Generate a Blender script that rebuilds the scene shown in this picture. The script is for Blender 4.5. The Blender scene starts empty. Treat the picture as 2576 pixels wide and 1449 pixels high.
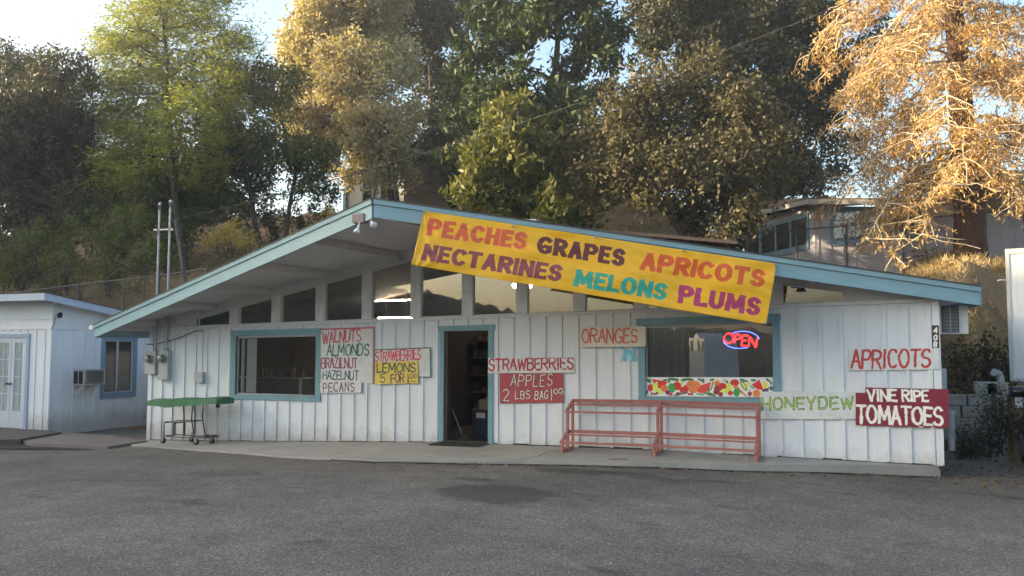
import bpy, math, random
import numpy as np
from mathutils import Vector, Matrix
R_ = math.radians
random.seed(7)
SC = bpy.context.scene
COL = SC.collection

# ---------------------------------------------------------------- camera, sky, sun, exposure
CAM = np.array([12.741, -13.522, 1.827]); FPX = 2050.0; YAW, PIT, ROL = 0.388, 0.0676, 0.0015
def _rot():
    f = np.array([-math.sin(YAW)*math.cos(PIT), math.cos(YAW)*math.cos(PIT), math.sin(PIT)])
    r = np.array([math.cos(YAW), math.sin(YAW), 0.0]); u = np.cross(r, f)
    c, s = math.cos(ROL), math.sin(ROL)
    return np.array([c*r+s*u, -s*r+c*u, f])
RM = _rot()
cam_d = bpy.data.cameras.new("camera"); cam = bpy.data.objects.new("camera", cam_d); COL.objects.link(cam)
cam_d.sensor_width = 36.0; cam_d.lens = 36.0*FPX/2576.0; cam_d.clip_start = .1; cam_d.clip_end = 3000
cam.matrix_world = Matrix((( RM[0][0], RM[1][0], -RM[2][0], CAM[0]), (RM[0][1], RM[1][1], -RM[2][1], CAM[1]),
                           (RM[0][2], RM[1][2], -RM[2][2], CAM[2]), (0, 0, 0, 1)))
SC.camera = cam
SUN_AZ = R_(250.0)      # clockwise from +Y: the sun stands low beyond the left end of the street
SUN_EL = R_(12.0)
world = bpy.data.worlds.new("World"); SC.world = world; world.use_nodes = True
wn = world.node_tree.nodes; wl = world.node_tree.links
sky = wn.new("ShaderNodeTexSky"); sky.sky_type = 'NISHITA'; sky.sun_disc = False
sky.sun_elevation = SUN_EL; sky.sun_rotation = SUN_AZ; sky.altitude = 300; sky.air_density = 1.0; sky.dust_density = 5.5; sky.ozone_density = 1.0
bg = wn["Background"]; bg.inputs[1].default_value = 0.15
wl.new(sky.outputs[0], bg.inputs[0])
sun_d = bpy.data.lights.new("sun", 'SUN'); sun_d.energy = 5.0; sun_d.angle = R_(0.6); sun_d.color = (1.0, .77, .48)
sun = bpy.data.objects.new("sun", sun_d); COL.objects.link(sun)
to_sun = Vector((math.sin(SUN_AZ)*math.cos(SUN_EL), math.cos(SUN_AZ)*math.cos(SUN_EL), math.sin(SUN_EL)))
sun.rotation_euler = to_sun.to_track_quat('Z', 'Y').to_euler(); sun.location = (-40, 10, 40)
SC.view_settings.view_transform = 'Standard'; SC.view_settings.look = 'None'
SC.view_settings.exposure = 1.95; SC.view_settings.gamma = 1.0
SC.view_settings.use_white_balance = True; SC.view_settings.white_balance_temperature = 6250; SC.view_settings.white_balance_tint = 6
SC.render.engine = 'CYCLES'; SC.cycles.max_bounces = 7; SC.cycles.diffuse_bounces = 4; SC.cycles.glossy_bounces = 3
SC.cycles.transmission_bounces = 4; SC.cycles.transparent_max_bounces = 12; SC.cycles.use_denoising = True
SC.cycles.caustics_reflective = False; SC.cycles.caustics_refractive = False

# ---------------------------------------------------------------- measuring: a pixel of the photo to a point on a real plane
def ray(x, y):
    return RM.T @ np.array([(x-1288)/FPX, -(y-724.5)/FPX, 1.0])
def at(x, y, Y=None, X=None, Z=None, pl=None):
    d = ray(x, y)
    if pl is not None: t = np.dot(np.array(pl[0])-CAM, pl[1])/np.dot(d, pl[1])
    elif Y is not None: t = (Y-CAM[1])/d[1]
    elif X is not None: t = (X-CAM[0])/d[0]
    else: t = (Z-CAM[2])/d[2]
    return CAM+t*d
CR = {1: (0, 720, 2.6833), 2: (0, 1200, 2.6833), 3: (800, 1080, 2.2646), 4: (1300, 700, 2.6833), 5: (1700, 1140, 2.4146),
      6: (2100, 900, 2.6833), 7: (2800, 1000, 1.7673), 8: (2700, 500, 2.2596), 9: (2200, 1200, 3.3895)}
def c(n, x, y):
    o = CR[n]; return ((o[0]+x/o[2])/1.49068, (o[1]+y/o[2])/1.49068)

# ---------------------------------------------------------------- materials
def lin(r, g, b, k=1.0):
    def f(v):
        v /= 255.0
        return v/12.92 if v <= .04045 else ((v+.055)/1.055)**2.4
    return tuple(min(.92, f(v)*k) for v in (r, g, b))
MATS = {}
class NT:
    def __init__(s, name):
        s.m = bpy.data.materials.new(name); s.m.use_nodes = True; s.t = s.m.node_tree; s.n = s.t.nodes
        s.b = s.n["Principled BSDF"]; s.out = s.n["Material Output"]
        s.co = s.n.new("ShaderNodeTexCoord").outputs["Object"]
    def link(s, a, b): s.t.links.new(a, b)
    def noise(s, scale, detail=4, rough=.55, vec=None, stretch=None):
        v = vec or s.co
        if stretch:
            mp = s.n.new("ShaderNodeMapping"); mp.inputs["Scale"].default_value = stretch; s.link(v, mp.inputs[0]); v = mp.outputs[0]
        t = s.n.new("ShaderNodeTexNoise"); t.inputs["Scale"].default_value = scale; t.inputs["Detail"].default_value = detail
        t.inputs["Roughness"].default_value = rough; s.link(v, t.inputs["Vector"]); return t.outputs["Fac"]
    def voro(s, scale, out="Color", vec=None):
        t = s.n.new("ShaderNodeTexVoronoi"); t.inputs["Scale"].default_value = scale; s.link(vec or s.co, t.inputs["Vector"]); return t.outputs[out]
    def ramp(s, fac, stops):
        r = s.n.new("ShaderNodeValToRGB"); e = r.color_ramp.elements
        while len(e) < len(stops): e.new(.5)
        for i, (p, col) in enumerate(stops):
            e[i].position = p; e[i].color = (*col, 1) if len(col) == 3 else col
        s.link(fac, r.inputs[0]); return r.outputs[0]
    def mix(s, fac, a, b, mode='MIX'):
        m = s.n.new("ShaderNodeMix"); m.data_type = 'RGBA'; m.blend_type = mode
        for v, i in ((fac, 0), (a, 6), (b, 7)):
            if hasattr(v, 'is_linked') or hasattr(v, 'links'): s.link(v, m.inputs[i])
            else: m.inputs[i].default_value = v if i == 0 else ((*v, 1) if len(v) == 3 else v)
        return m.outputs[2]
    def math(s, op, a, b=0.0):
        m = s.n.new("ShaderNodeMath"); m.operation = op
        for v, i in ((a, 0), (b, 1)):
            if hasattr(v, 'links'): s.link(v, m.inputs[i])
            else: m.inputs[i].default_value = v
        return m.outputs[0]
    def bump(s, h, strength=.3, dist=.01):
        b = s.n.new("ShaderNodeBump"); b.inputs["Strength"].default_value = strength; b.inputs["Distance"].default_value = dist
        s.link(h, b.inputs["Height"]); s.link(b.outputs[0], s.b.inputs["Normal"])
    def base(s, v):
        if hasattr(v, 'links'): s.link(v, s.b.inputs["Base Color"])
        else: s.b.inputs["Base Color"].default_value = (*v, 1)
    def island(s):
        return s.n.new("ShaderNodeNewGeometry").outputs["Random Per Island"]
def sc3(col, k): return tuple(max(0, min(.95, v*k)) for v in col)
def paint(name, col, rough=.6, var=.12, grime=.25, gcol=(.18, .15, .12), bump=.15, streak=(3, 3, .5), scale=5, metal=0.0, spec=.35):
    if name in MATS: return MATS[name]
    t = NT(name); f = t.noise(scale, 6, .6, stretch=streak)
    b = t.ramp(f, [(.3, sc3(col, 1-var)), (.7, sc3(col, 1+var*.5))])
    if grime:
        g = t.ramp(t.noise(scale*.7, 8, .72), [(.56, (0, 0, 0)), (.74, (grime,)*3)])
        b = t.mix(g, b, gcol)
    t.base(b); t.b.inputs["Roughness"].default_value = rough; t.b.inputs["Metallic"].default_value = metal
    t.b.inputs["Specular IOR Level"].default_value = spec
    if bump: t.bump(t.noise(scale*9, 5, .6, stretch=streak), bump, .006)
    MATS[name] = t.m; return t.m
def siding_mat(name, col):
    t = NT(name)
    grain = t.noise(16, 5, .6, stretch=(1, 1, .07))
    b = t.ramp(grain, [(.25, sc3(col, .9)), (.7, sc3(col, 1.03))])
    blot = t.ramp(t.noise(1.3, 4, .6), [(.35, sc3(col, .88)), (.65, sc3(col, 1.02))])
    b = t.mix(.5, b, blot)
    mk = t.ramp(t.noise(6, 9, .8), [(.635, (0, 0, 0)), (.70, (.7,)*3)])
    b = t.mix(mk, b, (.27, .24, .22))
    run = t.ramp(t.noise(5, 6, .7, stretch=(2.2, 2.2, .16)), [(.58, (0, 0, 0)), (.78, (.38,)*3)])
    b = t.mix(run, b, (.42, .38, .34))
    # splashed dirt band low on the boards
    sx = t.n.new("ShaderNodeSeparateXYZ"); t.link(t.co, sx.inputs[0])
    h = t.math('SUBTRACT', sx.outputs[2], t.math('MULTIPLY', t.noise(4, 6, .7), .75))
    lo = t.ramp(h, [(-.0, (.0,)*3), (.05, (0, 0, 0))]);
    lowm = t.ramp(t.math('MULTIPLY', h, -1.0), [(.12, (0, 0, 0)), (.5, (.6,)*3)])
    b = t.mix(lowm, b, (.3, .27, .24))
    t.base(b); t.b.inputs["Roughness"].default_value = .6; t.b.inputs["Specular IOR Level"].default_value = .25
    t.bump(grain, .25, .004); MATS[name] = t.m; return t.m
def leaf_mat(name, cols, trans=.35, rough=.55, tcol=None, spec=.3):
    t = NT(name)
    a = t.ramp(t.island(), [(0, cols[0]), (.5, cols[1]), (1, cols[2])])
    n = t.ramp(t.noise(.9, 3), [(.3, sc3(cols[0], .8)), (.7, sc3(cols[2], 1.0))])
    colr = t.mix(.4, a, n); t.base(colr); t.b.inputs["Roughness"].default_value = rough; t.b.inputs["Specular IOR Level"].default_value = spec
    tr = t.n.new("ShaderNodeBsdfTranslucent")
    t.link(t.mix(1.0, colr, tcol or (1, .95, .5), 'MULTIPLY'), tr.inputs[0])
    ms = t.n.new("ShaderNodeMixShader"); ms.inputs[0].default_value = trans
    t.link(t.b.outputs[0], ms.inputs[1]); t.link(tr.outputs[0], ms.inputs[2]); t.link(ms.outputs[0], t.out.inputs[0])
    MATS[name] = t.m; return t.m
def glass_mat(name, tint=(.86, .88, .86), ior=2.7, dirt=.04):
    t = NT(name); tr = t.n.new("ShaderNodeBsdfTransparent"); tr.inputs[0].default_value = (*tint, 1)
    gl = t.n.new("ShaderNodeBsdfGlossy"); gl.inputs["Roughness"].default_value = .012
    bm = t.n.new("ShaderNodeBump"); bm.inputs["Strength"].default_value = .02; bm.inputs["Distance"].default_value = .02
    t.link(t.noise(1.6, 2), bm.inputs["Height"]); t.link(bm.outputs[0], gl.inputs["Normal"])
    fr = t.n.new("ShaderNodeFresnel"); fr.inputs[0].default_value = ior
    m1 = t.n.new("ShaderNodeMixShader"); t.link(fr.outputs[0], m1.inputs[0]); t.link(tr.outputs[0], m1.inputs[1]); t.link(gl.outputs[0], m1.inputs[2])
    df = t.n.new("ShaderNodeBsdfDiffuse"); df.inputs[0].default_value = (.4, .38, .34, 1)
    m2 = t.n.new("ShaderNodeMixShader"); t.link(t.ramp(t.noise(3, 6, .7), [(.3, (dirt*.4,)*3), (.8, (dirt*2,)*3)]), m2.inputs[0])
    t.link(m1.outputs[0], m2.inputs[1]); t.link(df.outputs[0], m2.inputs[2]); t.link(m2.outputs[0], t.out.inputs[0])
    MATS[name] = t.m; return t.m
def emit_mat(name, col, s):
    t = NT(name); t.base(sc3(col, .5)); t.b.inputs["Emission Color"].default_value = (*col, 1); t.b.inputs["Emission Strength"].default_value = s
    MATS[name] = t.m; return t.m

M_SIDE = siding_mat("white_siding", (.75, .77, .80))
M_SIDE2 = siding_mat("shade_darkened_lilac_siding", (.47, .455, .50))  # lilac darkened to stand in for tree shade on the outbuilding
M_TRIM = paint("white_trim", (.72, .72, .72), grime=.3)
M_SOFF = paint("soffit_white", (.62, .61, .60), grime=.25, streak=(6, .4, 3))
M_BLUE = paint("sky_blue_paint", (.26, .40, .455), rough=.5, var=.1, grime=.3, gcol=(.25, .33, .36), streak=(.6, .6, 3))
M_BLUE2 = paint("teal_blue_trim", (.19, .34, .39), rough=.5, var=.15, grime=.3, gcol=(.3, .3, .3))
M_BLUE3 = paint("slate_blue_trim", (.19, .29, .39), rough=.5, var=.15)
M_SHING = paint("roof_shingle", (.10, .095, .09), rough=.9, var=.4, grime=.5, scale=14, streak=(1, 1, 1))
M_GLASS = glass_mat("window_glass")
M_GLASS2 = glass_mat("display_window_glass", ior=1.55, dirt=.03)
M_DGLASS = glass_mat("dark_window_glass", (.25, .27, .27))
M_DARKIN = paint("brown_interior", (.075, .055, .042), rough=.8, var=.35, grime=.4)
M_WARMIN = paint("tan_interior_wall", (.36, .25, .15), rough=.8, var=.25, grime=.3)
M_FLOORIN = paint("interior_floor", (.12, .11, .10), rough=.7)
M_MASONITE = paint("sign_backing", (.30, .27, .23), rough=.8)
M_METAL = paint("galvanised_metal", (.36, .37, .39), rough=.42, metal=.75, var=.2, grime=.3, streak=(1, 1, 1))
M_DMETAL = paint("dark_cart_metal", (.06, .06, .07), rough=.4, metal=.4, var=.3)
M_RUB = paint("black_rubber", (.02, .02, .021), rough=.8)
M_GREYP = paint("grey_box_paint", (.43, .44, .45), rough=.5, grime=.4)
M_WOODRED = paint("faded_red_wood", (.40, .165, .14), rough=.75, var=.28, grime=.45, gcol=(.30, .22, .19), streak=(.6, 3, 3), scale=9)
M_GREEN = paint("green_vinyl", (.035, .15, .065), rough=.45, var=.2, grime=.35, gcol=(.02, .04, .03))
M_BARK = paint("oak_bark", (.075, .058, .045), rough=.95, var=.5, grime=.5, gcol=(.02, .018, .015), bump=.9, streak=(3, 3, .6), scale=6)
M_RBARK = paint("redwood_bark", (.085, .045, .030), rough=.95, var=.55, grime=.6, gcol=(.04, .022, .015), bump=1.0, streak=(5, 5, .35), scale=4)
M_PALEB = paint("pale_dry_branch", (.50, .41, .29), rough=.9, var=.3, grime=.3)
M_BLACK = paint("black_plastic", (.015, .015, .016), rough=.5)
M_WIRE = paint("weathered_cable", (.09, .085, .08), rough=.7)
M_FENCE = paint("chain_link_steel", (.10, .105, .11), rough=.6, metal=.3)
M_CARP = paint("car_black_paint", (.012, .014, .018), rough=.18, var=.1, grime=0, bump=0, spec=.6)
M_WHITEV = paint("white_vehicle_panel", (.62, .63, .65), rough=.4, grime=.12)
M_BLOCK = paint("whitewashed_block", (.33, .315, .29), rough=.9, var=.3, grime=.75, gcol=(.10, .09, .07), scale=4)
M_PVC = paint("white_pvc", (.40, .40, .385), rough=.4, grime=.5)
M_CARD = paint("cardboard", (.34, .24, .15), rough=.9)
M_TUBE = emit_mat("fluorescent_glow", (1.0, .82, .58), 30.0)
M_NRED = emit_mat("red_neon", (1.0, .025, .03), 1.5)
M_NBLUE = emit_mat("blue_neon", (.09, .14, 1.0), 1.6)
M_BULB = paint("lamp_bulb_glass", (.75, .76, .78), rough=.12, var=.05, grime=0, bump=0, spec=.8)

# ---------------------------------------------------------------- mesh helpers
def mesh_obj(name, verts, faces, mats, parent=None, mi=None, smooth=False):
    me = bpy.data.meshes.new(name); verts = np.asarray(verts, dtype=np.float32).reshape(-1, 3)
    if isinstance(faces, np.ndarray):
        n, k = faces.shape
        me.vertices.add(len(verts)); me.vertices.foreach_set("co", verts.ravel())
        me.loops.add(n*k); me.loops.foreach_set("vertex_index", faces.astype(np.int32).ravel())
        me.polygons.add(n); me.polygons.foreach_set("loop_start", np.arange(0, n*k, k, dtype=np.int32))
        me.polygons.foreach_set("loop_total", np.full(n, k, dtype=np.int32))
    else:
        me.from_pydata([tuple(map(float, v)) for v in verts], [], faces)
    for m in (mats if isinstance(mats, (list, tuple)) else [mats]): me.materials.append(m)
    if mi is not None: me.polygons.foreach_set("material_index", np.asarray(mi, dtype=np.int32))
    if smooth: me.polygons.foreach_set("use_smooth", np.ones(len(me.polygons), dtype=bool))
    me.update(calc_edges=True); me.validate()
    o = bpy.data.objects.new(name, me); COL.objects.link(o)
    if parent is not None: setparent(o, parent)
    return o
def root_of(o):
    m = Matrix.Translation(o.location) @ o.rotation_euler.to_matrix().to_4x4()
    return (root_of(o.parent) @ o.matrix_parent_inverse @ m) if o.parent else m
def setparent(o, p):
    o.parent = p; o.matrix_parent_inverse = root_of(p).inverted()
def tag(o, label, cat, group=None, kind=None):
    o["label"] = label; o["category"] = cat
    if group: o["group"] = group
    if kind: o["kind"] = kind
    return o
def thing(name, label, cat, loc, group=None):
    o = bpy.data.objects.new(name, None); COL.objects.link(o); o.location = loc; o.empty_display_size = .2
    return tag(o, label, cat, group)
class MB:
    def __init__(s): s.v = []; s.f = []; s.m = []; s.cur = 0
    def mat(s, i): s.cur = i; return s
    def add(s, vs, fs):
        o = len(s.v); s.v += [tuple(map(float, q)) for q in vs]
        for f in fs: s.f.append([o+i for i in f]); s.m.append(s.cur)
        return s
    def hexa(s, b, t):  # bottom 4, top 4 points
        return s.add(list(b)+list(t), [(3, 2, 1, 0), (4, 5, 6, 7), (0, 1, 5, 4), (1, 2, 6, 5), (2, 3, 7, 6), (3, 0, 4, 7)])
    def box(s, x0, x1, y0, y1, z0, z1, z0b=None, z1b=None):  # *b: heights at the x1 end
        a = z0 if z0b is None else z0b; b = z1 if z1b is None else z1b
        return s.hexa([(x0, y0, z0), (x1, y0, a), (x1, y1, a), (x0, y1, z0)], [(x0, y0, z1), (x1, y0, b), (x1, y1, b), (x0, y1, z1)])
    def obox(s, ctr, ax, ay, az, sx, sy, sz):
        ctr = Vector(ctr); ax, ay, az = Vector(ax)*sx/2, Vector(ay)*sy/2, Vector(az)*sz/2
        return s.hexa([ctr-ax-ay-az, ctr+ax-ay-az, ctr+ax+ay-az, ctr-ax+ay-az], [ctr-ax-ay+az, ctr+ax-ay+az, ctr+ax+ay+az, ctr-ax+ay+az])
    def bar(s, p, q, w, h, up=(0, 0, 1)):
        p, q = Vector(p), Vector(q); d = (q-p); L = d.length; d.normalize(); sd = d.cross(Vector(up))
        if sd.length < 1e-4: sd = Vector((1, 0, 0))
        sd.normalize(); u = sd.cross(d); return s.obox((p+q)/2, d, sd, u, L, w, h)
    def prism(s, pts, ext):  # polygon pts, extruded by ext
        n = len(pts); ext = np.array(ext, float); a = [np.array(p, float) for p in pts]; b = [p+ext for p in a]
        return s.add(a+b, [tuple(range(n)), tuple(range(2*n-1, n-1, -1))]+[(i, i+n, (i+1) % n+n, (i+1) % n) for i in range(n)])
    def tube(s, pts, r, n=8, caps=True):
        pts = [Vector(p) for p in pts]; rr = r if isinstance(r, (list, tuple, np.ndarray)) else [r]*len(pts)
        vs, fs = [], []; prev = None
        for i, p in enumerate(pts):
            d = (pts[min(i+1, len(pts)-1)]-pts[max(i-1, 0)])
            if d.length < 1e-9: d = Vector((0, 0, 1))
            d.normalize(); a = prev if prev is not None else (Vector((0, 0, 1)) if abs(d.z) < .9 else Vector((1, 0, 0)))
            u = a - d*a.dot(d)
            if u.length < 1e-5: u = d.orthogonal()
            u.normalize(); prev = u; w = d.cross(u)
            for k in range(n):
                th = 2*math.pi*k/n; vs.append(p+(u*math.cos(th)+w*math.sin(th))*rr[i])
        for i in range(len(pts)-1):
            for k in range(n): fs.append((i*n+k, i*n+(k+1) % n, (i+1)*n+(k+1) % n, (i+1)*n+k))
        if caps: fs += [tuple(range(n-1, -1, -1)), tuple(range((len(pts)-1)*n, len(pts)*n))]
        return s.add(vs, fs)
    def lathe(s, base, prof, n=16, axis=(0, 0, 1)):
        ax = Vector(axis).normalized(); u = ax.orthogonal().normalized(); w = ax.cross(u); b = Vector(base); vs, fs = [], []
        for (r, h) in prof:
            for k in range(n):
                th = 2*math.pi*k/n; vs.append(b+ax*h+(u*math.cos(th)+w*math.sin(th))*max(r, 1e-4))
        for i in range(len(prof)-1):
            for k in range(n): fs.append((i*n+k, i*n+(k+1) % n, (i+1)*n+(k+1) % n, (i+1)*n+k))
        fs += [tuple(range(n-1, -1, -1)), tuple(range((len(prof)-1)*n, len(prof)*n))]
        return s.add(vs, fs)
    def build(s, name, mats, parent=None, smooth=False, bevel=0):
        o = mesh_obj(name, s.v, s.f, mats, parent, s.m, smooth)
        if bevel:
            b = o.modifiers.new("bevel", 'BEVEL'); b.width = bevel; b.segments = 2; b.limit_method = 'ANGLE'
        return o

# ---------------------------------------------------------------- levels: the street, the floor and the roof follow a slight fall
def zfloor(X): return float(np.interp(X, [-6, -1.31, .59, 3, 5.77, 6.85, 9.86, 11.4, 14.01, 20], [-.34, -.278, -.213, -.11, .005, .022, .064, .058, .045, .0]))
def zasph(X): return float(np.interp(X, [-30, -6, -1.5, -.4, .9, 2.6, 4.4, 6.2, 8, 9.9, 11.4, 12.7, 14, 18, 40], [-.7, -.36, -.315, -.275, -.225, -.155, -.085, -.03, -.015, -.005, -.05, -.085, -.12, -.16, -.3]))
def ztop(X): return 2.3+.023*(X-5.37)
RX, RZ, ML, MR = 6.313, 3.954, .205, .158
def zroof(X): return RZ-(ML*(RX-X) if X < RX else MR*(X-RX))
APEX = np.array([6.313, -3.2, 3.954]); LE = np.array([-2.234, -.61, 2.202]); RE = np.array([14.547, .0, 2.653])
def sstep(a, b, x):
    t = min(1, max(0, (x-a)/(b-a))); return t*t*(3-2*t)
def zland(X, Y):
    if Y < 2: return -.45
    w = sstep(4, 11, X)                      # 0 on the left, 1 on the right
    y0 = 5.4 if X < 14.3 else 4.3+sstep(15.2, 16.5, X)*1.6
    z = -.45+sstep(y0-.8, y0+4.6, Y)*4.2
    k = .34*(1-w)+.03*w; z += max(0, Y-8.5)*k if Y < 24 else 15.5*k-(Y-24)*.16
    z -= .35*sstep(8, 10, X)*(1-sstep(14.2, 15.8, X)); z -= .32*sstep(15.5, 17, X); z += .55*math.exp(-((X-16.2)/1.3)**2-((Y-12.9)/2.4)**2)
    return z

# ================================================================ SETTING
def grid(name, x0, x1, nx, y0, y1, ny, zf, mat, kind='structure'):
    xs = np.linspace(x0, x1, nx+1); ys = np.linspace(y0, y1, ny+1)
    v = np.array([(x, y, zf(x, y)) for y in ys for x in xs]); i = np.arange(nx)[None, :]+np.arange(ny)[:, None]*(nx+1); i = i.ravel()
    o = mesh_obj(name, v, np.stack([i, i+1, i+nx+2, i+nx+1], 1), mat, smooth=True); o["kind"] = kind; return o
def asphalt_mat():
    t = NT("worn_asphalt")
    agg = t.voro(80, "Color"); bw = t.n.new("ShaderNodeSeparateColor"); t.link(agg, bw.inputs[0])
    st = t.ramp(bw.outputs[0], [(0, (.035, .0345, .034)), (.4, (.10, .098, .095)), (.8, (.178, .172, .164)), (1, (.42, .405, .38))])
    fine = t.ramp(t.noise(190, 3, .7), [(.3, (.06, .06, .06)), (.7, (.18, .175, .168))])
    b = t.mix(.45, st, fine)
    big = t.ramp(t.noise(.35, 5, .6), [(.35, (.72, .72, .73)), (.65, (1.12, 1.1, 1.06))]); b = t.mix(1.0, b, big, 'MULTIPLY')
    mid = t.ramp(t.noise(2.4, 6, .65), [(.4, (.86,)*3), (.65, (1.08,)*3)]); b = t.mix(1.0, b, mid, 'MULTIPLY')
    oil = t.ramp(t.noise(1.1, 5, .6, stretch=(.7, 1.6, 1)), [(.60, (0, 0, 0)), (.72, (.75,)*3)]); b = t.mix(oil, b, (.03, .028, .027))
    sp = t.ramp(t.noise(3.4, 6, .75, stretch=(.6, 1.5, 1)), [(.66, (0, 0, 0)), (.72, (.8,)*3)]); b = t.mix(sp, b, (.025, .023, .022))
    sx = t.n.new("ShaderNodeSeparateXYZ"); t.link(t.co, sx.inputs[0]); wv = t.math('MULTIPLY', t.math('SUBTRACT', t.noise(1.6, 5, .65), .5), 2.4)
    for (px, py, rx, ry, k) in ((1245, 1255, .55, .42, .62), (1440, 1196, .45, .20, .55), (1555, 1200, .30, .12, .45), (1190, 1218, .22, .10, .5), (1660, 1215, .3, .15, .4), (560, 1190, .5, .2, .3)):
        p = at(px, py, Z=-.07); dx = t.math('DIVIDE', t.math('SUBTRACT', sx.outputs[0], float(p[0])), rx*1.5); dy = t.math('DIVIDE', t.math('SUBTRACT', sx.outputs[1], float(p[1])), ry*1.5)
        r2 = t.math('ADD', t.math('ADD', t.math('MULTIPLY', dx, dx), t.math('MULTIPLY', dy, dy)), wv)
        b = t.mix(t.ramp(r2, [(.55, (k,)*3), (1.0, (0, 0, 0))]), b, (.028, .026, .024))
    b = t.mix(1.0, b, (1.24, 1.16, 1.07), 'MULTIPLY')
    t.base(b); t.b.inputs["Roughness"].default_value = .88; t.b.inputs["Specular IOR Level"].default_value = .25
    h = t.math('ADD', t.math('MULTIPLY', bw.outputs[0], .6), t.noise(190, 2)); t.bump(h, .55, .012); return t.m
def earth_mat(name, cols, scale=1.2):
    t = NT(name); b = t.ramp(t.noise(scale, 8, .7), [(.3, cols[0]), (.5, cols[1]), (.7, cols[2])])
    b = t.mix(.4, b, t.ramp(t.noise(22, 5, .7), [(.3, cols[0]), (.7, cols[2])])); t.base(b)
    t.b.inputs["Roughness"].default_value = .95; t.b.inputs["Specular IOR Level"].default_value = .1; t.bump(t.noise(18, 6, .7), .8, .05); return t.m
M_ASPH = asphalt_mat()
M_DIRT = earth_mat("dry_hillside_soil", [(.10, .065, .038), (.20, .135, .075), (.34, .235, .12)])
M_FAR = earth_mat("wooded_far_hill", [(.03, .028, .018), (.05, .045, .028), (.085, .07, .042)], .15)
def zparking(X, Y):
    z = zasph(X)
    if Y < -3: z += (Y+3)*-.004
    if Y < -28: z -= (-28-Y)*.11 if Y > -70 else 4.6
    return z + .008*math.sin(X*1.7+Y*.9)*math.sin(Y*1.3-X*.4)
grid("parking_lot_asphalt", -60, 70, 260, -30, 2.2, 64, zparking, M_ASPH)
rng = np.random.default_rng(3)
_ph = rng.uniform(0, 6.28, 8)
def bumps(X, Y): return (.09*math.sin(X*2.7+Y*2.1+1)*math.sin(Y*2.9-X*1.2)+.05*math.sin(X*6.1-Y*4.3)) * sstep(11, 14, X)+.10*math.sin(X*1.9+_ph[0])*math.sin(Y*1.7+_ph[1])+.06*math.sin(X*4.3+_ph[2]+Y*2)+.04*math.sin(Y*5.1-X*3+_ph[3])
grid("hillside", -45, 45, 180, 1.6, 60, 130, lambda X, Y: zland(X, Y)+(bumps(X, Y)*sstep(3, 7, Y)), M_DIRT)
grid("ground", -900, 900, 30, -900, 900, 30, lambda X, Y: -6.6, M_FAR)
# ridge added out of view on the left to block the low sun, and the wooded rise across the road (both mirrored in the shop windows)
def ridge(name, pts, w0, mat, seed):
    r = np.random.default_rng(seed); vs = []; n = len(pts); m = 9
    P = np.array(pts, float)
    for i in range(n):
        d = P[min(i+1, n-1), :2]-P[max(i-1, 0), :2]; d /= np.linalg.norm(d); nn = np.array([-d[1], d[0]])
        for j in range(m):
            u = -1+2*j/(m-1); h = (1-abs(u)**1.6); wob = r.normal(0, .03*P[i, 2])*h
            q = P[i, :2]+nn*u*w0; vs.append((q[0], q[1], -6.6+(P[i, 2]+6.6)*h+wob))
    fs = [(i*m+j, i*m+j+1, (i+1)*m+j+1, (i+1)*m+j) for i in range(n-1) for j in range(m-1)]
    o = mesh_obj(name, vs, np.array(fs), mat, smooth=False); o["kind"] = 'structure'; return o
def wob(pts, n, amp, seed):
    P = np.array(pts, float); t = np.linspace(0, len(P)-1, n); r = np.random.default_rng(seed)
    Q = np.stack([np.interp(t, range(len(P)), P[:, k]) for k in range(3)], 1); Q[:, 2] += r.normal(0, amp, n); return Q
ridge("sun_block_ridge", wob([(-58, 30, 18.6), (-54, 10, 19), (-52, -8, 19), (-52, -34, 18.6), (-55, -60, 16), (-58, -85, 14)], 60, .35, 1), 16, M_FAR, 4)
ridge("far_hill", wob([(-58, -85, 14), (-48, -98, 10), (-38, -104, 7.4), (-24, -108, 5.4), (-8, -112, 4.2), (10, -118, 3.2), (40, -125, 5), (110, -130, 12)], 90, .3, 2), 20, M_FAR, 5)

# concrete apron in front of the shop
def concrete_mat(name, col):
    t = NT(name); b = t.ramp(t.noise(1.1, 7, .65), [(.3, sc3(col, .75)), (.7, sc3(col, 1.12))])
    b = t.mix(.3, b, t.ramp(t.noise(60, 4, .7), [(.3, sc3(col, .7)), (.7, sc3(col, 1.2))]))
    st = t.ramp(t.noise(1.7, 6, .7), [(.58, (0, 0, 0)), (.72, (.5,)*3)]); b = t.mix(st, b, sc3(col, .55))
    t.base(b); t.b.inputs["Roughness"].default_value = .85; t.b.inputs["Specular IOR Level"].default_value = .2; t.bump(t.noise(60, 4, .7), .3, .006); return t.m
M_CONC = concrete_mat("old_concrete", (.36, .345, .315))
M_PAD = concrete_mat("pinkish_concrete", (.215, .185, .17))
def on_level(px, py, th):
    Z = 0.0
    for _ in range(12): p = at(px, py, Z=Z); Z = zfloor(p[0])-th
    return (float(p[0]), float(p[1]))
FR = [(-1.42, -.30)]+[on_level(*q) for q in ((330, 1122, .02), (405, 1127, .02), (537, 1136, .02), (714, 1151, .03), (950, 1162, .03), (1288, 1168, .05), (1598, 1176, .07), (1878, 1187, .11), (2106, 1193, .14), (2366, 1201, .165))]
b = MB(); fx = [p[0] for p in FR]; fy = [p[1] for p in FR]; xs = sorted(set(list(np.linspace(fx[0], fx[-1], 40))+fx))
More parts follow.
